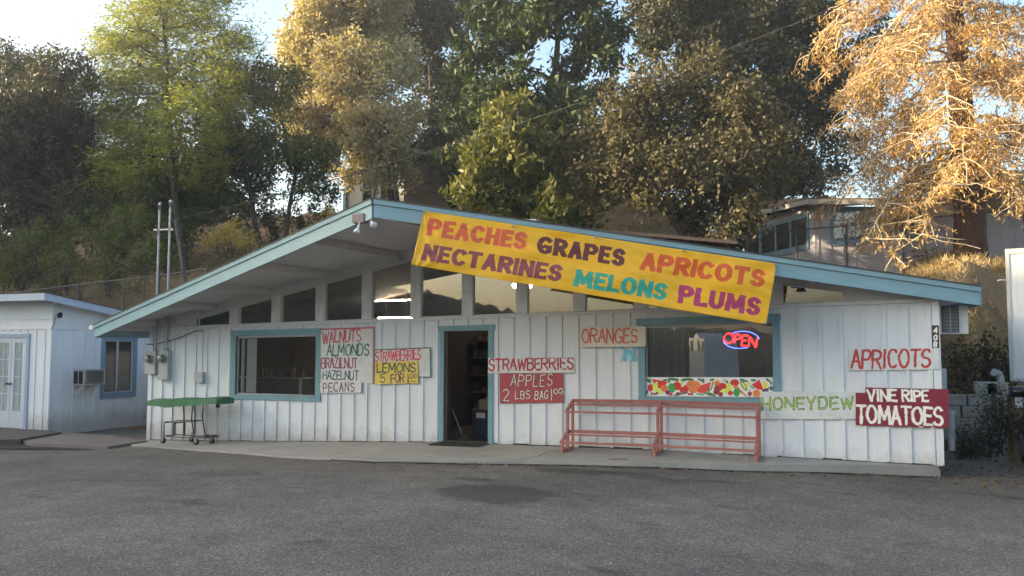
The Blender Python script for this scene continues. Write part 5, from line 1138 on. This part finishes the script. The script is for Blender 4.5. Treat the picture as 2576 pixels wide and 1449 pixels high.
tree("oak_tree", "dark shaded oak with sweeping low limbs at the far left edge", "tree", [(-70, 800), (-40, 690), (60, 648), (170, 616), (232, 598)], 10, .26,
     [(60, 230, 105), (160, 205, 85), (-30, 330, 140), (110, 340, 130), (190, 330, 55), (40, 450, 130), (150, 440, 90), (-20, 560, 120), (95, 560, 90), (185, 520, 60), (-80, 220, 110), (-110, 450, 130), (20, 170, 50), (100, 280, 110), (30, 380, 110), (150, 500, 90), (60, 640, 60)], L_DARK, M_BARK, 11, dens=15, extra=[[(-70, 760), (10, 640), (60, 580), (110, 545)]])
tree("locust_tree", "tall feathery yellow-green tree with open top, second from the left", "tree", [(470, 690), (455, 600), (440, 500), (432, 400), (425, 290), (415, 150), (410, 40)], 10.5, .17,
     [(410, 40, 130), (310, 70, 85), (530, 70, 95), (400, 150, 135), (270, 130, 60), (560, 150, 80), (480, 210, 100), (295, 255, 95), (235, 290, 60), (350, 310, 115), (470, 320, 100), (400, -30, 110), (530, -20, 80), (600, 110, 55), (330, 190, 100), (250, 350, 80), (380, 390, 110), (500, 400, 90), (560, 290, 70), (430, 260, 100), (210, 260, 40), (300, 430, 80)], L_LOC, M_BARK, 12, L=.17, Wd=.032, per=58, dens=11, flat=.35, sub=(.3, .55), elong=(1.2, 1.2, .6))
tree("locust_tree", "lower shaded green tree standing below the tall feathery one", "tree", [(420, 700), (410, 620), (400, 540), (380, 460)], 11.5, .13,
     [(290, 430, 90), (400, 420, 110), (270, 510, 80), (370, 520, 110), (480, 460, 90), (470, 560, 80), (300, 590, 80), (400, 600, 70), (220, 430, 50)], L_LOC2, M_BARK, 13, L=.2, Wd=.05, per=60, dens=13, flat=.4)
tree("oak_tree", "leaning twin-trunk oak with bare dark limbs beside the yellow bush", "tree", [(652, 640), (640, 540), (620, 440), (600, 360), (590, 260)], 13, .15,
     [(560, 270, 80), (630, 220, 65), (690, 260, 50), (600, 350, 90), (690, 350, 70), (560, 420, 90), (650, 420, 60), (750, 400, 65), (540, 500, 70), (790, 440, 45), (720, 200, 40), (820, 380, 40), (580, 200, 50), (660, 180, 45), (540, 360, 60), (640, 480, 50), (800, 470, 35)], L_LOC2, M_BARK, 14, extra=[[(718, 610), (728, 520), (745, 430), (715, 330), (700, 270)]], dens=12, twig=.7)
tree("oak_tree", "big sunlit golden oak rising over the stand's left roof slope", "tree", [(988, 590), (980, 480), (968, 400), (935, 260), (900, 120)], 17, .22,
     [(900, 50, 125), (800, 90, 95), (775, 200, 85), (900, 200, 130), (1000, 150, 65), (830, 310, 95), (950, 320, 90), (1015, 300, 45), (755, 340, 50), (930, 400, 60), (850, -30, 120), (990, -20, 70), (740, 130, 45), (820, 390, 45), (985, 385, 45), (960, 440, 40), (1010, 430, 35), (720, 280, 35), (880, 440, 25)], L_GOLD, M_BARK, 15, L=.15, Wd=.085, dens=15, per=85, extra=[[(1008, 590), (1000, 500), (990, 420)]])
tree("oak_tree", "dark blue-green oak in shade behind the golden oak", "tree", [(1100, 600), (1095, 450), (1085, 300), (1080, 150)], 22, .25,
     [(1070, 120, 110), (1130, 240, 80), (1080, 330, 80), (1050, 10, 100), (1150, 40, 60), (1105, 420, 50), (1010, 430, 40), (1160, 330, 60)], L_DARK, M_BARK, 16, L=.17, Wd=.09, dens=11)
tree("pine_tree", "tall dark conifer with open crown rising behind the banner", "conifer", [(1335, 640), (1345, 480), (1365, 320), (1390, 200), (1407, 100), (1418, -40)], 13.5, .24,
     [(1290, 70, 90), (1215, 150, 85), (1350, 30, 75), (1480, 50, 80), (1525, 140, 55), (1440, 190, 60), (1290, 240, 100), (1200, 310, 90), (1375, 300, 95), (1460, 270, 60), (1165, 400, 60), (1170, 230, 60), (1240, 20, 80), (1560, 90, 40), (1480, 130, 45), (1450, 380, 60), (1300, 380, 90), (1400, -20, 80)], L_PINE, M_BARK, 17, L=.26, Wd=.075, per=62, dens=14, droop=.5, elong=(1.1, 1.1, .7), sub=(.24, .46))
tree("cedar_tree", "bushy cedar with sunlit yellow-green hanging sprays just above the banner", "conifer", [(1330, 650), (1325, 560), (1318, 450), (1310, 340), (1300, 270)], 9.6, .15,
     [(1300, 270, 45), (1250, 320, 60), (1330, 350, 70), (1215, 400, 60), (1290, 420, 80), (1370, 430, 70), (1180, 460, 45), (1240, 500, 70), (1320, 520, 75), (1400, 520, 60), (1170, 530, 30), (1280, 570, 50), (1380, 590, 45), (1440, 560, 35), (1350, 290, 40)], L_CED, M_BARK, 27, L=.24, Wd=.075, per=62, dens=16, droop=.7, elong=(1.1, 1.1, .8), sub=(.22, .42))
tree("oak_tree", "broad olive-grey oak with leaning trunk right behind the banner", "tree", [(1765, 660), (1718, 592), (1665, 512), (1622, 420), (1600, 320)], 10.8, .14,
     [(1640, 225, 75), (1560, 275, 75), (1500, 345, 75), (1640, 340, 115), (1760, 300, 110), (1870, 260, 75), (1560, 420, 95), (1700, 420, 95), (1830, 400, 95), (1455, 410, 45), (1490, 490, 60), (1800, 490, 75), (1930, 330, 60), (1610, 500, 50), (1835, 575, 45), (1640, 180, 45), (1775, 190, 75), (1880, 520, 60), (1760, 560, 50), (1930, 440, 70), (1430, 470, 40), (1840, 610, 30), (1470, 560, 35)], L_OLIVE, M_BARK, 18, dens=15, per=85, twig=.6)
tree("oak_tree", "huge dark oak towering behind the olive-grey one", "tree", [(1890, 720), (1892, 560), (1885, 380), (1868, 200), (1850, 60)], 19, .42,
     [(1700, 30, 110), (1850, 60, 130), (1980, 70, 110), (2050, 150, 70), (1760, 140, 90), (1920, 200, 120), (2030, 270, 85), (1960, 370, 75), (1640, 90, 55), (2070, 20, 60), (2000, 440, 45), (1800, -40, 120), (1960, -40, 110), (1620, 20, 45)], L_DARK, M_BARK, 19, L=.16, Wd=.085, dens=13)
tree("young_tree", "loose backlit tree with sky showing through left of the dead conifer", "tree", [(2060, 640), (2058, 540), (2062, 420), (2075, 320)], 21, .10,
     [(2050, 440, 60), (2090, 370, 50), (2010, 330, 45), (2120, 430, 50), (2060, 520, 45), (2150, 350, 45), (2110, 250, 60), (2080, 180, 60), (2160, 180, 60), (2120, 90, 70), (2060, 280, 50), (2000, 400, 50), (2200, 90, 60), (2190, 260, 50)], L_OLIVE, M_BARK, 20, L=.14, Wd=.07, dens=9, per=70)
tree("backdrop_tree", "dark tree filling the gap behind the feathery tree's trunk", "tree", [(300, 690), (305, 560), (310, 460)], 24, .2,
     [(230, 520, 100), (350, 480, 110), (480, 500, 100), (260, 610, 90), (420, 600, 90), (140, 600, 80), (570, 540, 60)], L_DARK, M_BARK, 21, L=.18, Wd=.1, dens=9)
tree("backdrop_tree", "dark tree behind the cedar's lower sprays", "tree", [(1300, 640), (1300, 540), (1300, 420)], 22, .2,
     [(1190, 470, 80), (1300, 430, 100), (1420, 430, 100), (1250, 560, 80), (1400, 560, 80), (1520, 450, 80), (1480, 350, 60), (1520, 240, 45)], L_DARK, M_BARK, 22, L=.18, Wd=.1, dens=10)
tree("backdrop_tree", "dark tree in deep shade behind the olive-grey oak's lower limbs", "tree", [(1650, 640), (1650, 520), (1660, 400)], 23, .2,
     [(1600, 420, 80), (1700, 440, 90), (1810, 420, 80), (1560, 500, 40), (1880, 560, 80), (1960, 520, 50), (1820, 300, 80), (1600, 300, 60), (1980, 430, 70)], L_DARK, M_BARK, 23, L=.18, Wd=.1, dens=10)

# dead redwood: rust-coloured hanging sprays on pale crooked twigs
def dead_conifer():
    rng = np.random.default_rng(31); Y = 12.7
    T = [at(x, y, Y=Y) for x, y in ((2442, 655), (2440, 560), (2430, 430), (2420, 300), (2412, 180), (2402, 60), (2394, -70))]; base = T[0]-np.array([0, 0, .5])
    root = thing("dead_conifer", "dead rust-orange conifer with thick furrowed trunk on the sunlit bank", "conifer", tuple(T[0]))
    P = [base]+T; rad = [.60, .43, .385, .34, .30, .265, .235, .21]; pts = []; rr = []
    for i in range(len(P)-1):
        for u in np.linspace(0, 1, 6)[:-1]: pts.append(P[i]*(1-u)+P[i+1]*u); rr.append(rad[i]*(1-u)+rad[i+1]*u)
    pts.append(P[-1]); rr.append(rad[-1]); n = 40; vs = []
    for i, p in enumerate(pts):
        for k in range(n):
            a = 2*math.pi*k/n; fur = 1+.07*math.sin(a*9+.9*math.sin(i*.31))+.045*math.sin(a*17+i*.13+2)+rng.normal(0, .012); vs.append(p+np.array([math.cos(a), math.sin(a), 0])*rr[i]*fur)
    fs = [(i*n+k, i*n+(k+1) % n, (i+1)*n+(k+1) % n, (i+1)*n+k) for i in range(len(pts)-1) for k in range(n)]
    mesh_obj("trunk", vs, np.array(fs), M_RBARK, root, smooth=True)
    m = MB(); sp = []; ax = []
    z0, z1 = at(2430, 455, Y=Y)[2], T[-1][2]+.6
    def hang(p, k, s=.16):
        q = p+rng.normal(0, s, (k, 3))*np.array([1, 1, .9]); q[:, 2] -= .08; sp.append(q)
    nb = 80
    for i in range(nb):
        z = z0+(z1-z0)*((i+rng.random())/nb)**.92; f = (z-T[0][2])/(T[-1][2]-T[0][2]); c0 = T[0]+(T[-1]-T[0])*min(1, max(0, f))
        az = rng.uniform(0, 2*math.pi) if i % 3 else rng.choice([math.pi+rng.normal(0, .5), rng.normal(0, .5), -math.pi/2+rng.normal(0, .5), -math.pi/2+rng.normal(0, .9)])
        Ln = rng.uniform(1.9, 3.9)*(1.0 if z > z0+1 else .8); d = np.array([math.cos(az), math.sin(az), 0]); rise = rng.uniform(-.15, .35); pth = []
        n_ = 9; wobv = rng.normal(0, .07, 3)
        for k in range(n_):
            u = k/(n_-1); pth.append(c0+d*(.25+Ln*u)+np.array([0, 0, rise*Ln*u-.55*Ln*u*u*rng.uniform(.85, 1.15)])+wobv*math.sin(u*7)+rng.normal(0, .035, 3))
        m.tube(pth, list(np.linspace(.048, .009, n_)), 5, False)
        for k in range(2, n_):
            for s_ in (1, -1, 1):
                sd = np.cross(d, (0, 0, 1))*s_*rng.uniform(.4, 1)+d*rng.uniform(.1, .8)+np.array([0, 0, rng.uniform(-.6, .25)]); sl = rng.uniform(.35, .95); a = pth[k]
                tw = [a, a+sd*sl*.35+rng.normal(0, .04, 3), a+sd*sl*.7+np.array([0, 0, -.08])+rng.normal(0, .05, 3), a+sd*sl+np.array([0, 0, -.22])+rng.normal(0, .05, 3)]
                m.tube(tw, [.018, .015, .011, .007], 4, False)
                for q in tw[1:]:
                    if rng.random() < .62: hang(q, int(rng.integers(10, 20)), .11)
    # a few low drooping limbs on the street side
    for (xa, ya, xb, yb) in ((2390, 430, 2180, 600), (2400, 450, 2250, 640), (2380, 380, 2120, 500), (2410, 420, 2320, 590), (2450, 400, 2560, 500), (2440, 380, 2600, 440)):
        a = at(xa, ya, Y=Y-.5); e = at(xb, yb, Y=Y-1.9); pth = list(curve3(a, e, .22, rng, 10, .035)); m.tube(pth, list(np.linspace(.045, .010, 10)), 5, False)
        for k in range(2, 10):
            for s_ in range(5):
                sd = rng.normal(0, 1, 3)*np.array([1, .7, .5])+np.array([0, 0, -.35]); sl = rng.uniform(.3, .65); p = pth[k]; tw = [p, p+sd*sl*.4+rng.normal(0, .03, 3), p+sd*sl*.75+rng.normal(0, .04, 3), p+sd*sl]
                m.tube(tw, [.018, .015, .011, .007], 4, False)
                for q in tw[2:]:
                    if rng.random() < .62: hang(q, int(rng.integers(7, 14)), .10)
    m.build("branch", M_PALEB, root, True)["kind"] = 'stuff'
    cc = np.concatenate(sp); v, f = leaf_quads(cc, .145, .034, rng, droop=1.1); mesh_obj("crown", v, f, L_DRY, root)
dead_conifer()

def shrub(name, label, discs, Y, leaf, seed, L=.10, Wd=.055, dens=26, per=70, cat="shrub", group=None, droop=0.0):
    rng = np.random.default_rng(seed); C0_ = at(discs[0][0], discs[0][1]+discs[0][2], Y=Y); t = thing(name, label, cat, tuple(C0_), group); m = MB(); cens = []
    for d_ in discs:
        x, y, rp = d_; Cc = at(x, y, Y=Y+rng.uniform(-.4, .4)); rr = wrad(Cc, rp); g = np.array([Cc[0], Cc[1], Cc[2]-rr*1.2])
        for s_ in range(max(4, int(dens*rr*rr))):
            u = rng.normal(size=3); u /= np.linalg.norm(u); p = Cc+u*rr*rng.random()**.4*np.array([1, .8, .9]); m.tube(list(curve3(g+rng.normal(0, .1, 3), p, .1, rng, 4)), [.018, .014, .01, .005], 4, False)
            cens.append(p+rng.normal(0, .15, (int(per*rng.uniform(.5, 1.3)), 3)))
    gs = [at(d_[0], d_[1], Y=Y)-np.array([0, 0, wrad(C0_, d_[2])]) for d_ in discs]
    if len(gs) > 1: m.tube(gs, .012, 5)
    m.build("stem", M_BARK, t, True); v, f = leaf_quads(np.concatenate(cens), L, Wd, rng, droop); mesh_obj("foliage", v, f, leaf, t)
shrub("bush", "yellow bush with a sunlit look in its leaf colour on the bank left of the roof slope", [(575, 590, 45), (620, 600, 40), (540, 605, 30)], 9.0, L_BUSH, 41)
shrub("bush", "green-brown thicket under the leaning twin oak left of the roof peak", [(700, 575, 45), (760, 545, 50), (640, 560, 45), (820, 500, 40), (590, 520, 50), (680, 520, 45), (740, 480, 40)], 15.5, L_OLIVE, 48, L=.13, Wd=.08, dens=15)
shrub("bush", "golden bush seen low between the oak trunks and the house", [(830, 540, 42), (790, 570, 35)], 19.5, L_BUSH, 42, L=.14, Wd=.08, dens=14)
shrub("bush", "dark bushes massed behind the wire fence above the annex", [(60, 650, 75), (170, 640, 75), (280, 640, 70), (-40, 690, 70), (370, 640, 50), (230, 570, 60), (120, 700, 50), (320, 560, 60), (20, 720, 45), (200, 700, 50), (280, 700, 45), (350, 690, 40), (90, 610, 70), (420, 650, 40)], 7.6, L_LOC2, 43, dens=18)
shrub("bush", "dusty dark shrub in the shade between the block wall and the car", [(2480, 1085, 42), (2450, 1120, 30), (2520, 1095, 38), (2515, 1040, 30), (2545, 1060, 30), (2500, 1000, 26), (2420, 1125, 22)], 2.9, L_DARK, 44, L=.06, Wd=.03, dens=60, per=90)
shrub("bush", "dark ivy clump on the bank above the block wall", [(2415, 905, 28), (2450, 890, 40), (2500, 880, 35), (2430, 950, 28), (2530, 910, 35), (2510, 950, 35), (2470, 930, 40)], 4.9, L_DARK, 45, L=.08, Wd=.05, dens=40, per=60)
shrub("dry_brush", "leafless dry brush tangled at the fence left of the dead conifer", [(2330, 650, 22), (2300, 660, 22), (2360, 655, 18)], 12.4, leaf_mat("dry_brush_leaf", [(.10, .07, .04), (.16, .11, .06), (.22, .16, .09)], .2), 46, dens=60, per=26)
def grass(name, label, x0, x1, y0, y1, n, seed, hmin=.10, hmax=.34):
    rng = np.random.default_rng(seed); x = rng.uniform(x0, x1, n); y = rng.uniform(y0, y1, n)
    g = np.array([zland(a, d)+bumps(a, d)*sstep(3, 7, d) for a, d in zip(x, y)]); h = rng.uniform(hmin, hmax, n)
    keep = vnoise(x+60, y+10, .9, seed)+vnoise(x+60, y+10, .3, seed+1)*.7 > -.12
    x, y, g, h = x[keep], y[keep], g[keep], h[keep]; n = len(x)
    p = np.stack([x, y, g-.03], 1); a = rng.uniform(0, 6.28, n); w = .018; sd = np.stack([np.cos(a), np.sin(a), 0*a], 1)*w
    ln = rng.normal(0, .42, (n, 2))+np.stack([vnoise(x+60, y+30, .5, seed+4), vnoise(x+60, y+30, .5, seed+5)], 1)*2.6; h = h*(1+1.1*vnoise(x+60, y+20, .45, seed+6)); tip = p+np.stack([ln[:, 0]*h*1.4, ln[:, 1]*h*1.4, h], 1)
    v = np.stack([p-sd, p+sd, tip+sd*.15, tip-sd*.15], 1).reshape(-1, 3); o = mesh_obj(name, v, np.arange(4*n).reshape(-1, 4), L_STRAW); return tag(o, label, "grass", kind='stuff')
grass("dry_grass", "dry golden grass on the bank under the dead conifer", 12.5, 20, 5.2, 13.6, 30000, 61, .05, .22)
grass("dry_grass", "dry golden grass between the trees behind the roof", -1, 12, 7.5, 23, 26000, 62)
grass("dry_grass", "sparse dry grass on the left bank", -16, -1, 6.0, 18, 16000, 63, .06, .22)

_r = np.random.default_rng(77); n_ = 420; lx = np.concatenate([_r.uniform(13.9, 15.4, 260), _r.uniform(7, 14, 160)]); ly = np.concatenate([_r.uniform(-.9, 2.0, 260), np.interp(lx[260:], fx, fy)-np.abs(_r.normal(0, .12, 160))])
lz = np.array([zparking(a, d)+.012 for a, d in zip(lx, ly)]); v, f = leaf_quads(np.stack([lx, ly, lz], 1), .06, .03, _r, 0, .92); tag(mesh_obj("fallen_leaves", v, f, leaf_mat("fallen_leaf", [(.09, .06, .03), (.16, .10, .05), (.24, .17, .09)], .1)), "brown fallen leaves scattered along the apron and beside the right corner", "leaves", kind='stuff')
# ================================================================ RIGHT EDGE: truck and car, cables
YT = 3.9
q0, q1 = at(2530, 628, Y=YT+2.25), at(2530, 957, Y=YT+2.25)
YT = 3.9; q0, q1 = at(2530, 628, Y=YT), at(2530, 957, Y=YT)
trk = thing("box_truck", "white box truck body standing at the right edge behind the dark car", "truck", (q0[0], YT, -.15))
m = MB(); m.box(q0[0], q0[0]+5.2, YT, YT+2.25, q1[2], q0[2]); m.build("cargo_box", M_WHITEV, trk, bevel=.03)
m = MB(); m.box(q0[0]-.015, q0[0]+5.2, YT-.02, YT-.0008, q0[2]-.09, q0[2]+.01); m.box(q0[0]-.012, q0[0]+5.2, YT-.02, YT-.0008, q1[2]-.01, q1[2]+.05); m.box(q0[0]-.012, q0[0]+.05, YT-.018, YT-.0009, q1[2]+.05, q0[2]-.09); m.build("edge_rail", M_GREYP, trk)
m = MB(); m.box(q0[0]+.1, q0[0]+6, YT+.5, YT+1.7, q1[2]-.3, q1[2]-.01); m.box(q0[0]+.05, q0[0]+.16, YT+.1, YT+2.1, q1[2]-.5, q1[2]-.32); m.build("chassis", M_TRIM, trk)
m = MB(); m.box(q0[0]+5.3, q0[0]+6.9, YT+.1, YT+2.1, .5, 2.4); m.build("cab", M_WHITEV, trk, bevel=.12)
for x in (1.1, 5.9):
    for y in (YT+.05, YT+1.95):
        m = MB(); m.lathe((q0[0]+x, y, .27), [(.25, 0), (.38, .01), (.42, .05), (.42, .22), (.38, .26), (.25, .27)], 24, axis=(0, 1, 0)); m.build("wheel", M_RUB, trk, True)
m = MB(); e = at(2500, 706, Y=YT+.3); m.tube([at(2532, 705, Y=YT+.02), at(2520, 704, Y=YT-.1), at(2512, 706, Y=YT-.1)], .012, 6); m.build("side_marker", M_TRIM, trk)

trk.rotation_euler = (0, 0, -.185)
# dark car, nose toward the bank; only its nose, front wheel and mirror come into the frame
CX = 15.42
car = thing("parked_car", "black car parked nose-in at the right edge, only its front corner and mirror in frame", "car", (CX+.9, 1.0, -.16))
prof = [(3.12, .30, .10), (3.10, .55, .16), (3.02, .78, .20), (2.80, .90, .12), (2.3, .97, .05), (1.85, 1.02, .03), (1.2, 1.45, .28), (.6, 1.56, .34), (-.6, 1.58, .34), (-1.4, 1.40, .30), (-1.7, 1.05, .06), (-1.78, .6, .03), (-1.75, .25, .06)]
m = MB(); n = len(prof); vs = []
for (y, z, ins) in prof:
    vs += [(CX+ins, y, z-.12), (CX+ins+.06, y, z-.10), (CX+.9, y, z-.06), (CX+1.74-ins, y, z-.10), (CX+1.8-ins, y, z-.12)]
vs += [(CX+s_, y, .16) for (y, z, ins) in prof for s_ in (.02, 1.78)]
fs = [(i*5+j, i*5+j+1, (i+1)*5+j+1, (i+1)*5+j) for i in range(n-1) for j in range(4)]; o5 = n*5
fs += [(o5+2*i, i*5, (i+1)*5, o5+2*(i+1)) for i in range(n-1)]+[(i*5+4, o5+2*i+1, o5+2*(i+1)+1, (i+1)*5+4) for i in range(n-1)]
m.add(vs, fs); bo = m.build("body", M_CARP, car, True)
for X, s_ in ((CX, -1), (CX+1.8, 1)):
    for y in (2.30, -.9):
        m = MB(); m.lathe((X-.02 if s_ < 0 else X-.2, y, .16), [(.2, 0), (.30, .01), (.33, .04), (.33, .2), (.3, .23), (.2, .235)], 26, axis=(1, 0, 0)); w_ = m.build("wheel", M_RUB, car, True)
        m = MB(); m.lathe((X-.025 if s_ < 0 else X+.02, y, .16), [(.05, 0), (.19, .004), (.2, .015)], 20, axis=(1, 0, 0)); m.build("rim", M_METAL, w_)
    m = MB(); m.box(X+.10 if s_ < 0 else X-.14, X+.14 if s_ < 0 else X-.1, .3, 1.5, .95, 1.3); m.build("side_window", M_DGLASS, car)
pm_ = at(2553, 985, Y=1.75)
m = MB(); m.lathe((pm_[0]+.12, 1.75, pm_[2]), [(.02, -.22), (.075, -.20), (.095, -.1), (.085, .02), (.03, .08)], 14, axis=(1, .1, 0)); m.bar((pm_[0]+.14, 1.75, pm_[2]-.04), (CX+.2, 1.7, pm_[2]-.12), .04, .05); m.build("mirror", M_CARP, car, True)
m = MB(); m.box(CX+.12, CX+.42, 3.02, 3.06, .5, .64); m.build("headlight", M_BULB, car)
m = MB(); m.hexa([(CX+.34, -1.70, 1.00), (CX+1.46, -1.70, 1.00), (CX+1.46, -1.66, 1.00), (CX+.34, -1.66, 1.00)], [(CX+.46, -1.48, 1.31), (CX+1.34, -1.48, 1.31), (CX+1.34, -1.40, 1.31), (CX+.46, -1.40, 1.31)]); m.build("rear_window", M_DGLASS, car)
for x in (CX+.08, CX+1.44):
    m = MB(); m.box(x, x+.28, -1.815, -1.74, .62, .82); m.build("tail_light", paint("tail_lamp_red", (.25, .012, .012), rough=.2, grime=0, bump=0, spec=.7), car, bevel=.02)
m = MB(); m.box(CX+.02, CX+1.78, -1.86, -1.70, .18, .46); m.build("bumper", M_BLACK, car, bevel=.05)
m = MB(); m.box(CX+.66, CX+1.14, -1.80, -1.765, .58, .72); m.build("plate_panel", M_GREYP, car, bevel=.01)

def cable(name, label, a, d, sag, r, n=24, tw=0):
    a, d = np.array(a), np.array(d); pts = []
    for i in range(n+1):
        u = i/n; p = a*(1-u)+d*u; p[2] -= sag*4*u*(1-u); pts.append(p)
    m = MB(); m.tube(pts, r, 6)
    if tw:
        q = []
        for i in range(n*10+1):
            u = i/(n*10); p = a*(1-u)+d*u; p[2] -= sag*4*u*(1-u); th = u*tw; q.append(p+np.array([0, math.cos(th), math.sin(th)])*r*2.2)
        m.tube(q, r*.8, 4)
    return tag(m.build(name, M_WIRE), label, "cable")
ms = at(428, 555, Y=-.11); hi = at(2300, -62, Y=1.5)
cable("service_cable", "long twisted service cable rising from the masts across the trees to the upper right", ms, hi, .35, .0065, 30, 150)
cable("guy_wire", "thin slanting wire from the masts down to the annex roof", at(399, 586, Y=-.11), at(205, 757, X=AX+.32), .02, .009)
pb_ = at(465, 700, Y=3.2)
ppo = thing("wooden_pole", "thin leaning grey wooden pole behind the masts", "pole", tuple(pb_))
m = MB(); m.tube([at(468, 720, Y=3.2), at(441, 555, Y=3.2)], [.055, .04], 8); m.tube([at(462, 712, Y=3.0), at(452, 600, Y=3.2)], [.02, .018], 6); m.build("shaft", M_DECK, ppo)

# the white house across the road that shows in the big window's reflection
def refl(px, py, dist):   # mirrored in the glass plane y = 0.045
    d = ray(px, py); t = (.045-CAM[1])/d[1]; hit = CAM+t*d; d2 = np.array([d[0], -d[1], d[2]]); return hit+d2*(dist/abs(d2[1]))
h0 = refl(*c(9, 1283, 340), 62); h1 = refl(*c(9, 1515, 205), 62)
xw0, xw1 = sorted((h0[0], h1[0])); yh = h0[1]; zg = h0[2]-.9; zr_ = refl(*c(9, 1395, 170), 62)[2]; ze = refl(*c(9, 1395, 235), 62)[2]
wh = thing("white_house", "small white gabled house across the road, mirrored in the big display window", "house", ((xw0+xw1)/2, yh, zg))
hw2 = (xw1-xw0)*.62; xc_ = (xw0+xw1)/2; xw0, xw1 = xc_-hw2, xc_+hw2
m = MB(); xm2 = (xw0+xw1)/2; m.box(xw0, xw1, yh-4, yh, zg-4, ze); m.prism([(xm2-(xw1-xw0)*.2, yh+.02, ze-.2), (xm2+(xw1-xw0)*.2, yh+.02, ze-.2), (xm2+(xw1-xw0)*.16, yh+.02, ze+.15), (xm2, yh+.02, zr_), (xm2-(xw1-xw0)*.16, yh+.02, ze+.15)], (0, -3, 0)); m.build("wall", paint("white_house_paint", (.82, .81, .78), rough=.7), wh)
m = MB()
for u in (.1, .55, .82): m.box(xw0+(xw1-xw0)*u, xw0+(xw1-xw0)*(u+.10), yh+.001, yh+.04, zg+.5, ze-.25)
m.build("window", M_BLACK, wh)
wh.rotation_euler = (0, 0, R_(40))

# low evening haze in the air over the lot and the hillside
m = MB(); m.box(-140, 150, -160, 120, -7.6, 32)
hz = m.build("haze", (lambda t: (t.t.links.clear(), t.n.clear(), t.m)[2])(NT("evening_haze"))); hz["kind"] = 'stuff'
hm = MATS.get("x") or hz.data.materials[0]; nt = hm.node_tree; ou = nt.nodes.new("ShaderNodeOutputMaterial"); pv = nt.nodes.new("ShaderNodeVolumePrincipled")
pv.inputs["Color"].default_value = (.86, .89, .94, 1); pv.inputs["Density"].default_value = .0013; pv.inputs["Anisotropy"].default_value = .45
nt.links.new(pv.outputs[0], ou.inputs["Volume"])
